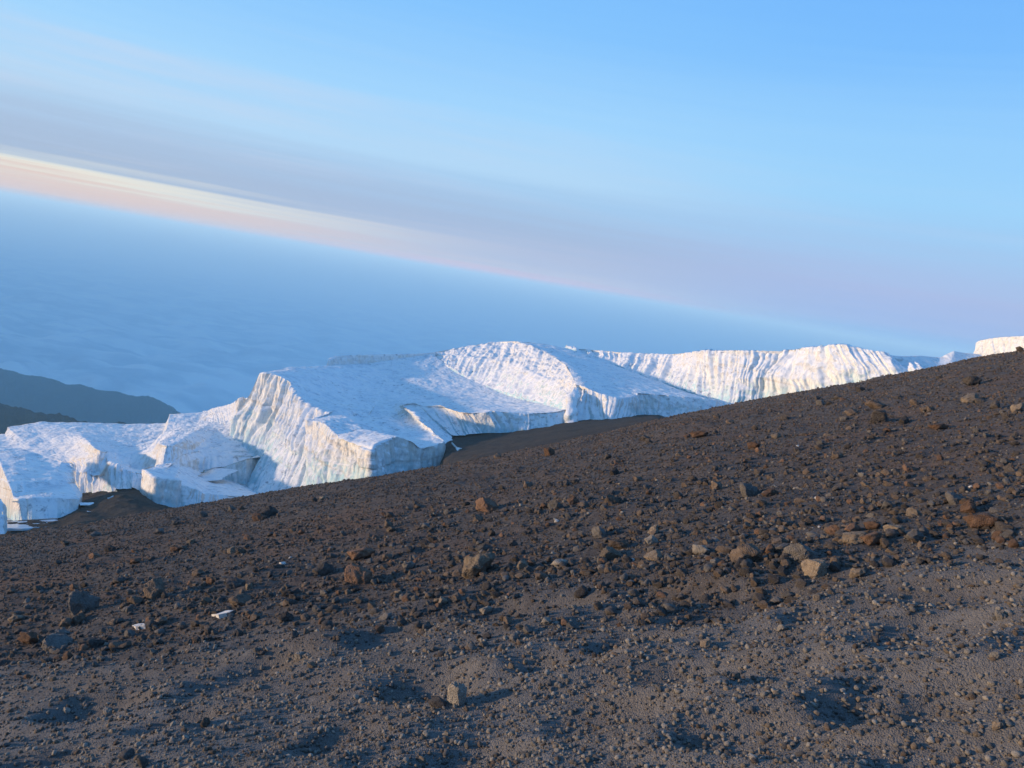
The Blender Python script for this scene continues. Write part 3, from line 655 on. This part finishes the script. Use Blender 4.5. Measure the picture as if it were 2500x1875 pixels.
# small snow patches lying on the scree
M_SNOW = M_ICE
def snow_patch(frame, pts_back, pts_front, label):
    n = Net(); b_ = np.array(K(frame, pts_back)); f_ = np.array(K(frame, pts_front))
    n.rows([b_-np.array([0, 0, .25]), b_*0.5+f_*0.5+np.array([0, -.6, .35]), f_-np.array([0, 0, .1])], 30, 8, flute=0, lump=0.08)
    n.build('snow_patch', M_SNOW, None, seed=1.1, label=label, cat='snow patch', group='snow patches on the scree')
snow_patch('p', [(470,1140,122),(540,1145,122),(620,1150,121.5),(690,1157,121)], [(470,1178,117),(540,1180,117),(620,1178,117.5),(690,1160,119)], 'white snow strip on the scree at the right end of the left ice block')
snow_patch('p', [(900,1085,119),(950,1068,119.5),(985,1052,120)], [(895,1103,118),(950,1090,118.3),(992,1065,118.7)], 'thin snow strip on the left shoulder of the dark mound')
snow_patch('2', [(2050,950,166),(2075,970,161),(2100,990,155.5),(2130,1005,151.5)], [(2052,962,162.5),(2078,990,154.5),(2095,1015,146),(2140,1020,144.5)], 'small curved snow patch in the dark bay beside the ice corner')
snow_patch('p', [(590,1285,112),(640,1290,112),(670,1297,112)], [(600,1298,110),(640,1308,110),(672,1308,110)], 'tiny snow patch on black scree just above the frozen pool')

# ------------------------------------------------------------------ far ridges and the sea of cloud
def far_ridge(name, crest, label_kind='structure', drop=420, seed=0):
    n = Net(); c = np.array(crest)
    fr = c*0.62; fr[:, 2] = c[:, 2]*0.80-drop*0.55
    m1 = 0.5*c+0.5*fr; m1[:, 2] += 20
    bk = c*1.10; bk[:, 2] = c[:, 2]*1.02-drop
    cs = n.rows([c, m1, fr], 240, 30, flute=0, lump=0)
    n.rows([c, bk], 240, 20, flute=0, lump=0)
    v = np.concatenate(n.v); q = v*0.012+seed
    nz = 6*fbm(q, 4) + 2.5*fbm(v*0.08, 3) - 14*np.abs(pn(v*np.array([0.008, 0.002, 0.002])+seed))
    i = 0
    for k in range(len(n.v)):
        L = len(n.v[k]); n.v[k] = n.v[k]+np.stack([0*nz[i:i+L], 0*nz[i:i+L], nz[i:i+L]], 1); i += L
    n.build(name, M_RIDGE, None, kind='structure')
def deeper(pts, k): return [(x, y, d_*k) for x, y, d_ in pts]
far_ridge('hill', K('u', deeper([(-900,700,2750),(-400,770,2700),(0,826,2620),(100,845,2600),(250,872,2580),(500,928,2560),(700,965,2540),(900,1000,2520),(1000,1012,2500),(1080,1040,2490),(1200,1120,2470),(1330,1200,2450)], 1.02)), seed=2)
far_ridge('hill', K('u', deeper([(-900,980,2000),(-300,1030,1950),(0,1066,1900),(250,1092,1880),(500,1132,1860),(700,1155,1850),(950,1188,1840),(1200,1240,1820)], 0.48)), seed=9, drop=200)
def add_shade_ridge():  # unseen ridge added towards the sun to shade the far hills and cloud
    u = np.array([sdir[0], sdir[1], 0]); u /= np.linalg.norm(u); v_ = np.array([-u[1], u[0], 0])
    n = Net(); a = np.linspace(-2800, 9000, 100); b_ = np.linspace(-1500, 2600, 50)
    A, B = np.meshgrid(a, b_, indexing='ij')
    h_ = -6 - 0.55*np.abs(B)**1.0*(np.where(B < 0, 0.85, 1.0)) - 0.012*np.abs(A)
    pts = (u[None]*3100)[None] + A[..., None]*v_ + B[..., None]*u
    pts[..., 2] = np.maximum(h_ + 22*fbm(np.stack([A.ravel()/420, B.ravel()/420, 0*A.ravel()], 1), 4).reshape(A.shape), -835)
    n.grid(pts); n.build('unseen_shade_ridge', M_RIDGE, None, kind='structure')
add_shade_ridge()
ZC = -775.0
nr_, na_ = 420, 420
cr_ = 700*(42000/700)**np.linspace(0, 1, nr_); ca_ = np.linspace(R_(-85), R_(85), na_)
CR, CA = np.meshgrid(cr_, ca_, indexing='ij'); cx = (CR*np.sin(CA)).ravel(); cy = (CR*np.cos(CA)).ravel()
q = np.stack([cx/520, cy/300, 0*cx], 1)
cz = ZC + 62*fbm(q*1.3, 5) + 16*fbm(q*0.22+5, 2)
fq = np.arange(nr_*na_).reshape(nr_, na_)
qd = np.stack([fq[:-1, :-1], fq[:-1, 1:], fq[1:, 1:], fq[1:, :-1]], -1).reshape(-1, 4)[:, ::-1]
link('cloud_sea', mesh_from('cloud_sea', np.stack([cx, cy, cz], 1), qd, M_CLOUD), kind='structure', label='sea of cloud far below the mountain')

# ------------------------------------------------------------------ haze
hm = bpy.data.materials.new('haze'); hm.use_nodes = True; h = NT(hm.node_tree); h.n.clear()
ho = h.new('ShaderNodeOutputMaterial'); pv = h.new('ShaderNodeVolumePrincipled')
pv.inputs['Color'].default_value = (0.52, 0.86, 1.0, 1); pv.inputs['Absorption Color'].default_value = (0.1, 0.1, 0.1, 1); pv.inputs['Density'].default_value = 0.00024
pv.inputs['Density Attribute'].default_value = ''; pv.inputs['Anisotropy'].default_value = 0.1
h.link(pv.outputs[0], ho.inputs['Volume'])
bm = bmesh.new(); bmesh.ops.create_cube(bm, size=1.0)
hmesh = bpy.data.meshes.new('haze'); bm.to_mesh(hmesh); bm.free(); hmesh.materials.append(hm)
hz_o = link('haze', hmesh, kind='stuff', label='thin blue mountain air between the slope and the horizon')
hz_o.scale = (96000, 68000, 1250); hz_o.location = (0, 20000, 45-625)

# ------------------------------------------------------------------ stones
def rock_material(name, c0, c1, c2, rough=0.9, mottle=7.0):
    m, t, b = new_mat(name)
    tcn = t.new('ShaderNodeTexCoord'); oi = t.new('ShaderNodeObjectInfo')
    off = t.new('ShaderNodeVectorMath', operation='ADD'); t.link(tcn.outputs['Object'], off.inputs[0])
    t.link(t.math('MULTIPLY', oi.outputs['Random'], 40.0), off.inputs[1])
    p = off.outputs[0]
    n = t.noise(p, mottle*0.35, 6, 0.65); n2 = t.noise(p, mottle*2.0, 5, 0.7)
    col = t.ramp(n, [(0.28, c0), (0.5, c1), (0.75, c2)])
    col = t.mix(t.rng(n2, 0.5, 0.75, 0, 0.6), col, t.mix(0.6, col, (0.02, 0.019, 0.02)))
    hsv = t.new('ShaderNodeHueSaturation'); t.link(col, hsv.inputs['Color'])
    t.link(t.rng(oi.outputs['Random'], 0, 1, 0.65, 1.3), hsv.inputs['Value'])
    t.link(hsv.outputs[0], b.inputs['Base Color'])
    b.inputs['Roughness'].default_value = rough; b.inputs['Specular IOR Level'].default_value = 0.2
    t.link(t.bump(t.math('ADD', n2, t.vor(p, mottle*1.5)), 0.6, 0.05), b.inputs['Normal'])
    return m
RM = {
 'dark': rock_material('dark_lava', (0.05, 0.046, 0.046), (0.085, 0.077, 0.073), (0.14, 0.125, 0.115)),
 'grey': rock_material('grey_lava', (0.09, 0.087, 0.086), (0.145, 0.138, 0.132), (0.21, 0.20, 0.19)),
 'brown': rock_material('brown_lava', (0.075, 0.059, 0.049), (0.14, 0.11, 0.088), (0.22, 0.175, 0.14)),
 'rust': rock_material('rusty_lava', (0.085, 0.056, 0.042), (0.165, 0.105, 0.075), (0.24, 0.158, 0.115)),
 'tan': rock_material('tan_stone', (0.13, 0.105, 0.08), (0.22, 0.18, 0.14), (0.32, 0.27, 0.21)),
 'pale': rock_material('pale_stone', (0.19, 0.175, 0.155), (0.29, 0.27, 0.24), (0.38, 0.355, 0.32)),
 'white': rock_material('white_chip', (0.40, 0.41, 0.42), (0.56, 0.56, 0.55), (0.70, 0.69, 0.67), 0.6, 3.0)}
def ico(sub):
    bm = bmesh.new(); bmesh.ops.create_icosphere(bm, subdivisions=sub, radius=1.0)
    v = np.array([x.co[:] for x in bm.verts]); f = np.array([[x.index for x in q.verts] for q in bm.faces]); bm.free()
    return v, f
ICO2, ICO3, ICO4 = ico(2), ico(3), ico(4)
def rock_shape(seed, base, cuts=9, lo=0.55, hi=0.85, rough=0.10, freq=2.2):
    g = np.random.default_rng(seed); v, f = base; v = v.copy()
    v += 0.22*np.stack([pn(v*0.9+seed*3.7+k*11) for k in range(3)], 1)
    for _ in range(cuts):
        n = g.normal(size=3); n /= np.linalg.norm(n); dd = g.uniform(lo, hi)
        over = np.clip(v@n-dd, 0, None); v -= 0.94*over[:, None]*n
    nn = v/np.linalg.norm(v, axis=1)[:, None]
    v += nn*(rough*(billow(v*freq+seed, 3)-0.4) + rough*0.35*pn(v*freq*3.5+seed))[:, None]
    mn, mx = v.min(0), v.max(0); v = (v-(mn+mx)/2)/((mx-mn)/2)
    return v, f
ROCKS = {}
for k in RM:
    ROCKS[k] = []
    for i in range(6):
        v, f = rock_shape(100*i+17+len(k)*7, ICO4 if k != 'white' else ICO3, cuts=11+2*(i % 3), lo=0.42, hi=0.8, rough=0.22 if k not in ('white',) else 0.03)
        me = mesh_from('rock', v, f, RM[k], True); ROCKS[k].append(me)
def hit(sx, sy):
    """where the sight line through (sx, sy) meets the finished ground"""
    v = ray(sx, sy); t = np.exp(np.linspace(math.log(1.2), math.log(108), 1600)); p = v[None]*t[:, None]
    z = ground_z(p[:, 0], p[:, 1]); i = np.argmax(p[:, 2] < z)
    if i == 0: i = len(t)-1
    return p[i], t[i]
_n = [0]
def place_rock(sx, sy, wpx, hr, kind, label, group=None, cat='rock', name='rock', depth_ratio=0.85, sink=0.30):
    hpx = wpx*hr
    p, dist = hit(sx, sy+hpx*0.30)
    if dist > 100: return None
    i = _n[0]; _n[0] += 1
    g = np.random.default_rng(500+i)
    o = link(name, ROCKS[kind][int(g.integers(0, 6))], None, label, cat, group)
    s = wpx*dist/F_PX/2
    hz = s*hr*1.25
    o.scale = (s, s*depth_ratio, hz)
    yaw = g.uniform(-0.5, 0.5); q = Vector(gn).to_track_quat('Z', 'Y')
    o.rotation_mode = 'QUATERNION'
    from mathutils import Quaternion
    tilt = Quaternion((0, 1, 0), ROLL*-1.0 + g.uniform(-.15, .15))
    o.rotation_quaternion = tilt @ Quaternion((0, 0, 1), yaw)
    z = float(ground_z(p[0], p[1])[0])
    o.location = (p[0], p[1]+s*0.4, z + hz*(1-2*sink))
    return o
G_STONE = 'loose lava stones on the slope'
HAND = [
 (197,1478,57,.85,'grey','rounded grey boulder near the left edge, lit on its left, largest stone on that side'),
 (371,1447,46,1.05,'brown','upright orange-brown angular stone on dark rubble, right of the rounded grey boulder'),
 (35,1515,32,.6,'tan','small pale tilted slab at the left edge below the rounded grey boulder'),
 (70,1563,44,.65,'rust','wedge-shaped orange stone near the left edge beside a flat grey slab'),
 (127,1577,74,.42,'grey','wide flat grey slab half buried beside the orange wedge at lower left'),
 (655,1253,36,.75,'dark','black block on the slope just below the tall ice wall, beside an orange stone'),
 (632,1265,32,.6,'rust','small orange stone leaning on the black block below the ice wall'),
 (581,1473,56,.5,'brown','low brown rock just above the flat white scrap'),
 (157,1526,27,.85,'brown','left one of two small brown stones below the rounded grey boulder'),
 (188,1517,27,.8,'brown','right one of two small brown stones below the rounded grey boulder'),
 (428,1342,26,.5,'rust','flat reddish stone alone on dark rubble in the left half'),
 (562,1347,19,.9,'tan',None), (586,1347,15,.9,'grey',None), (514,1421,26,.75,'rust',None), (605,1436,19,.8,'tan',None),
 (572,1428,42,.6,'dark',None), (787,1395,48,.7,'dark','jagged dark lava lump left of the reddish boulder'), (267,1342,22,.7,'dark',None),
 (730,1604,24,.8,'pale','pale pebble alone on the dusty gravel below the reddish boulder'), (210,1577,46,.5,'dark',None), (389,1521,32,.55,'brown',None),
 (1185,1237,60,.62,'rust','orange-brown cracked boulder in the middle of the upper slope'),
 (1355,1236,38,.8,'grey','grey block in a row of stones right of the orange-brown cracked boulder'),
 (1327,1238,22,.7,'rust',None), (1399,1226,28,.8,'rust',None), (1495,1226,44,.65,'brown','brown pyramid-shaped stone right of the grey block on the upper slope'),
 (1165,1388,88,.72,'tan','big pointed tan rock with a sharp ridge in the centre of the slope'),
 (872,1410,62,.74,'rust','reddish boulder with a smooth sunlit face, left of the big pointed rock'),
 (878,1357,64,.45,'rust','low dark rock with a bright orange side, above the reddish boulder'),
 (944,1363,26,.7,'brown',None), (1320,1412,34,.6,'brown',None), (1294,1377,28,.6,'rust',None),
 (1590,1323,30,.85,'pale','pale grey rounded stone among brown rubble right of centre'),
 (1510,1334,52,.5,'brown','flat brown slab leaning above tan stones right of centre'), (1490,1357,56,.45,'tan',None),
 (1364,1379,44,.45,'pale','long pale flat stone right of the big pointed rock'),
 (1596,1363,44,.55,'tan',None),
 (1112,1705,48,1.35,'pale','pale lumpy upright stone standing alone in the foreground gravel'),
 (1185,1495,30,.7,'pale','pale angular stone at the edge of the dusty gravel below the big pointed rock'),
 (1331,1522,26,.75,'pale','round pale pebble in the dusty gravel right of the pale angular stone'),
 (975,1524,15,.9,'dark',None), (953,1295,22,.75,'tan',None), (1086,1284,14,1.1,'rust',None), (1342,1183,15,.9,'dark',None),
 (1180,1342,38,.6,'grey','blue-grey slab right behind the big pointed rock'), (1462,1304,38,.8,'grey',None),
 (1823,1360,78,.62,'brown','large brown craggy rock in the right half, left of the grey-green slab'),
 (1958,1355,74,.62,'grey','large smooth grey slab tilted towards the camera beside the brown craggy rock'),
 (1991,1396,60,.72,'tan','tan boulder at the edge of the dusty gravel below the large grey slab'),
 (2094,1405,36,.7,'tan','smaller tan stone right of the tan boulder'),
 (1711,1348,44,.6,'pale','pale rounded stone left of the large brown craggy rock'),
 (1827,1200,46,.75,'grey','grey-brown block with an orange flat stone at its right, on the upper right slope'),
 (1881,1207,40,.42,'rust','orange flat stone at the right of the grey-brown block'),
 (2341,1222,54,.42,'grey','flat grey slab near the right edge above an orange stone'),
 (2372,1243,44,.65,'rust','orange-brown stone just below the flat grey slab at right'),
 (2402,1280,64,.55,'rust','broad crumbly orange rock near the right edge'),
 (2440,1311,26,.8,'rust',None), (2231,1255,30,.7,'tan','rounded tan stone alone left of the flat grey slab at right'),
 (2131,1320,52,.6,'rust','rusty rock at the right end of a bank of tan rubble'), (2087,1318,50,.55,'tan',None), (2038,1298,40,.6,'rust',None), (2084,1294,38,.55,'rust',None), (2131,1287,36,.6,'rust',None),
 (2187,1299,48,.5,'tan',None), (2236,1315,40,.7,'grey',None), (1860,1231,26,.7,'brown',None), (1753,1189,32,.7,'brown',None), (1883,1346,30,.8,'rust',None), (1918,1381,24,.9,'brown',None),
 (1993,1465,20,.7,'tan',None), (1909,1537,22,.75,'pale','oval pale pebble in a hollow of the dusty gravel at right'), (1722,1574,24,.85,'tan',None), (2444,1506,22,.85,'pale',None), (2430,1604,22,.8,'pale',None),
 (2435,1782,22,.9,'tan','round tan pebble near the bottom right corner'), (1687,1656,19,.8,'pale',None),
 (1708,1062,44,.42,'rust','pale orange flat slab high on the slope below the middle ice lobe'), (1680,1066,20,.5,'rust',None),
 (1340,1106,26,.9,'rust','reddish upright stone on the crest in front of the dark valley'), (1214,1115,20,.7,'brown','small brown stone on the crest beside the dark valley'), (1483,1116,18,.8,'dark',None),
 (2139,992,44,.42,'brown',None), (2260,1003,26,.45,'brown',None), (2434,992,26,.7,'dark','dark rounded stone near the right edge beside a tan one'), (2486,1000,32,.7,'tan','tan stone at the right edge beside a dark rounded one'),
 (1841,1090,32,.6,'rust',None), (2293,1045,38,.4,'rust',None), (2148,1022,46,.7,'dark','dark craggy lava outcrop on the upper right slope'), (1917,1021,22,.7,'dark',None), (2490,856,15,.9,'brown','boulder on the skyline of the slope at the right edge'),
 (2373,978,38,.5,'tan',None), (2374,934,34,.7,'dark','black rough lump high on the right slope'), (2080,1010,30,.5,'brown',None), (2210,1030,26,.7,'dark',None),
 (1250,1330,24,.7,'dark',None), (1040,1330,26,.7,'dark',None), (700,1450,30,.5,'dark',None), (480,1400,26,.6,'brown',None), (90,1440,24,.6,'dark',None), (300,1480,22,.6,'brown',None),
]
NEAR = {(197,1478):'rounded grey boulder', (371,1447):'upright orange-brown stone', (70,1563):'orange wedge stone', (655,1253):'black block below the ice wall', (581,1473):'low brown rock by the white scrap',
 (428,1342):'flat reddish stone', (787,1395):'jagged dark lava lump', (730,1604):'lone pale pebble', (1185,1237):'orange-brown cracked boulder', (1355,1236):'grey block on the upper slope', (1495,1226):'brown pyramid stone',
 (1165,1388):'big pointed tan rock', (872,1410):'reddish boulder', (1590,1323):'pale grey rounded stone', (1510,1334):'flat brown slab', (1364,1379):'long pale flat stone', (1112,1705):'pale lumpy upright stone',
 (1185,1495):'pale angular stone', (1823,1360):'large brown craggy rock', (1958,1355):'large smooth grey slab', (1991,1396):'tan boulder', (1827,1200):'grey-brown block', (2341,1222):'flat grey slab',
 (2402,1280):'broad crumbly orange rock', (2231,1255):'rounded tan stone', (2131,1320):'rusty rock', (1909,1537):'oval pale pebble', (2435,1782):'round tan pebble', (1708,1062):'pale orange flat slab', (1340,1106):'reddish upright crest stone',
 (2148,1022):'dark craggy outcrop', (2374,934):'black rough lump', (2434,992):'dark rounded stone', (546,1500):'largest white scrap'}
COLOUR = {'dark': 'dark', 'grey': 'grey', 'brown': 'brown', 'rust': 'rusty', 'tan': 'tan', 'pale': 'pale'}
small = []
for sx_, sy_, w_, hr_, k_, lab in HAND:
    if lab: place_rock(sx_, sy_, w_, hr_, k_, lab, G_STONE)
    else: small.append((sx_, sy_, w_, hr_, k_))
g = np.random.default_rng(77); cnt = 0
while cnt < 160:
    sx_ = g.uniform(0, 2500); sy_ = yc(sx_)+12+(g.uniform(0, 1)**1.15)*330
    if sy_ > 1660-0.118*sx_: continue
    k_ = str(g.choice(['dark', 'grey', 'brown', 'rust', 'tan'], p=[.36, .15, .28, .14, .07]))
    small.append((sx_, sy_, g.uniform(13, 19)+14*g.uniform(0, 1)**3*(0.5 if sy_-yc(sx_) < 80 else 1), g.uniform(.5, .85), k_)); cnt += 1
for i in range(26):
    small.append((g.uniform(0, 2500), g.uniform(1560, 1860), g.uniform(11, 18), g.uniform(.6, .9), str(g.choice(['pale', 'tan', 'grey'], p=[.5, .25, .25]))))
bucket = {}
for q in small:
    lm = min(NEAR, key=lambda m: math.hypot(m[0]-q[0], (m[1]-q[1])*1.3)); dx, dy = q[0]-lm[0], (q[1]-lm[1])*1.3
    side = ('right of' if dx > 0 else 'left of') if abs(dx) > abs(dy) else ('below' if dy > 0 else 'above')
    bucket.setdefault((lm, side, q[4]), []).append((math.hypot(dx, dy), q))
ORD = ['nearest', 'second', 'third', 'fourth', 'fifth', 'sixth', 'seventh', 'eighth', 'ninth', 'tenth']
for (lm, side, k_), ls in bucket.items():
    ls.sort(key=lambda e: e[0])
    for i, (_, q) in enumerate(ls):
        rank = '' if len(ls) == 1 else ORD[min(i, 9)]+' '
        place_rock(*q[:4], k_, f'{rank}small {COLOUR[k_]} stone {side} the {NEAR[lm]}', COLOUR[k_]+' loose stones on the slope', cat='stone', name='stone')
# white scraps
def flat_scrap(sx, sy, wpx, label, hr=0.30, n=5):
    p, dist = hit(sx, sy); g2 = np.random.default_rng(int(sx)); s = wpx*dist/F_PX/2.4
    bm = bmesh.new(); a = np.sort(g2.uniform(0, 2*math.pi, n)+0) if n > 6 else np.linspace(0, 2*math.pi, n, endpoint=False)+g2.uniform(-.3, .3, n)
    rad = g2.uniform(.75, 1.05, n)
    top = [bm.verts.new((s*r*math.cos(t), s*r*math.sin(t)*1.6, 0.004+0.05*s*math.sin(2*t))) for r, t in zip(rad, a)]
    bot = [bm.verts.new((v.co.x*0.97, v.co.y*0.97, -0.05)) for v in top]
    bm.faces.new(top); bm.faces.new(bot[::-1])
    for i in range(n): bm.faces.new((top[i-1], bot[i-1], bot[i], top[i]))
    bmesh.ops.recalc_face_normals(bm, faces=bm.faces)
    me = bpy.data.meshes.new('scrap'); bm.to_mesh(me); bm.free(); me.materials.append(RM['white'])
    o = link('white_scrap', me, None, label, 'scrap', 'white scraps on the slope')
    o.rotation_mode = 'QUATERNION'; o.rotation_quaternion = Vector(gn).to_track_quat('Z', 'Y')
    o.location = (p[0], p[1], float(ground_z(p[0], p[1])[0])+0.018)
flat_scrap(546, 1500, 48, 'flat white scrap lying on the rubble left of centre, largest of the white scraps')
flat_scrap(341, 1531, 34, 'thin broken white scrap left of the largest white scrap')
for sx_, sy_, w_, lab in [(1998,1219,16,'white chip between the grey-brown block and the right edge, on dark rubble'), (2000,1312,15,'white chip beside the rusty bank of rubble at right'), (2000,1287,9,'small white chip just above the one beside the rusty bank'),
    (2371,1189,10,'white chip above the flat grey slab near the right edge'), (1543,1368,15,'white chip among the tan stones right of centre'), (1359,1274,12,'white chip below the grey block on the upper slope'), (688,1378,17,'pale bluish chip on dark rubble left of the low orange-sided rock'),
    (708,1362,10,'small white chip beside the pale bluish chip'), (1948,1090,8,'tiny white chip high on the right slope'), (2061,1697,8,'tiny bright chip in the foreground gravel at right')]:
    o = place_rock(sx_, sy_, w_, .5, 'white', lab, 'white scraps on the slope', cat='chip', name='white_chip', sink=0.35)

# ------------------------------------------------------------------ gravel and rubble, too many to count
def proto_collection(name, mats, n, base, **kw):
    col = bpy.data.collections.new(name)
    for i in range(n):
        v, f = rock_shape(900+i*13+len(name), base, **kw)
        me = mesh_from(name, v, f, mats[i % len(mats)], True)
        o = bpy.data.objects.new(name+'_piece', me); col.objects.link(o)
    return col
def scatter(name, col, pts, scl, rot, idx, label):
    me = bpy.data.meshes.new(name); me.vertices.add(len(pts)); me.vertices.foreach_set('co', np.asarray(pts, np.float32).ravel())
    for an, tp, av in (('scl', 'FLOAT_VECTOR', scl), ('rot', 'FLOAT_VECTOR', rot)):
        a = me.attributes.new(an, tp, 'POINT'); a.data.foreach_set('vector', np.asarray(av, np.float32).ravel())
    a = me.attributes.new('idx', 'INT', 'POINT'); a.data.foreach_set('value', np.asarray(idx, np.int32))
    o = link(name, me, kind='stuff', label=label)
    ng = bpy.data.node_groups.new(name, 'GeometryNodeTree')
    ng.interface.new_socket('Geometry', in_out='INPUT', socket_type='NodeSocketGeometry')
    ng.interface.new_socket('Geometry', in_out='OUTPUT', socket_type='NodeSocketGeometry')
    N = ng.nodes; L = ng.links
    gi = N.new('NodeGroupInput'); go = N.new('NodeGroupOutput'); ci = N.new('GeometryNodeCollectionInfo'); ip = N.new('GeometryNodeInstanceOnPoints')
    ci.inputs['Collection'].default_value = col; ci.inputs['Separate Children'].default_value = True; ci.inputs['Reset Children'].default_value = True
    def attr(an, tp):
        n = N.new('GeometryNodeInputNamedAttribute'); n.data_type = tp; n.inputs['Name'].default_value = an; return n.outputs['Attribute']
    e2r = N.new('FunctionNodeEulerToRotation')
    L.new(gi.outputs[0], ip.inputs['Points']); L.new(ci.outputs[0], ip.inputs['Instance']); ip.inputs['Pick Instance'].default_value = True
    L.new(attr('idx', 'INT'), ip.inputs['Instance Index']); L.new(attr('rot', 'FLOAT_VECTOR'), e2r.inputs[0]); L.new(e2r.outputs[0], ip.inputs['Rotation'])
    L.new(attr('scl', 'FLOAT_VECTOR'), ip.inputs['Scale']); L.new(ip.outputs[0], go.inputs[0])
    o.modifiers.new('scatter', 'NODES').node_group = ng
    return o
def field(n, r_lo, r_hi, seed):
    g = np.random.default_rng(seed)
    r = r_lo*(r_hi/r_lo)**g.uniform(0, 1, n); a = g.uniform(R_(-46), R_(46), n)
    return g, r, r*np.sin(a), r*np.cos(a)
def strew(name, label, col, ncol, n, r_lo, r_hi, seed, size, keep=None, flat=(0.55, 0.95), embed=0.25):
    g, r, x, y = field(n, r_lo, r_hi, seed)
    if keep is not None:
        k = g.uniform(0, 1, n) < keep(x, y, r); r, x, y = r[k], x[k], y[k]
    n = len(r); s = size(g, r)
    z = ground_z(x, y)
    fl = g.uniform(*flat, n)
    scl = np.stack([s*g.uniform(.8, 1.25, n), s*g.uniform(.7, 1.1, n), s*fl], 1)
    rot = np.stack([g.uniform(-.5, .5, n), g.uniform(-.5, .5, n), g.uniform(0, 6.28, n)], 1)
    pts = np.stack([x, y, z+s*fl*(1-2*embed)], 1)
    scatter(name, col, pts, scl, rot, g.integers(0, ncol, n), label)
peb = proto_collection('pebble', [RM['grey'], RM['pale'], RM['tan'], RM['grey'], RM['pale'], RM['grey'], RM['pale'], RM['brown']], 16, ICO2, cuts=5, lo=0.65, hi=0.95, rough=0.07)
clk = proto_collection('clinker', [RM['dark'], RM['dark'], RM['brown'], RM['dark'], RM['grey'], RM['dark'], RM['brown'], RM['dark'], RM['grey'], RM['rust'], RM['dark'], RM['brown']], 24, ICO3, cuts=10, lo=0.4, hi=0.8, rough=0.22)
pw = lambda g, n, lo, hi, e: lo*(hi/lo)**(g.uniform(0, 1, n)**e)
strew('gravel', 'fine rounded gravel of the trodden dusty strip', peb, 16, 200000, 1.3, 14, 3,
      lambda g, r: pw(g, len(r), 0.0024, 0.015, 3.4)*(0.65+0.11*r), keep=lambda x, y, r: 0.12+0.88*dust_mask(x, y))
strew('lava_rubble', 'coarse dark lava rubble covering the slope', clk, 24, 210000, 4, 75, 4,
      lambda g, r: np.maximum(pw(g, len(r), 0.005, 0.05, 6.0), r*0.00075*g.uniform(.6, 1.6, len(r))), keep=lambda x, y, r: 1-0.988*dust_mask(x, y))
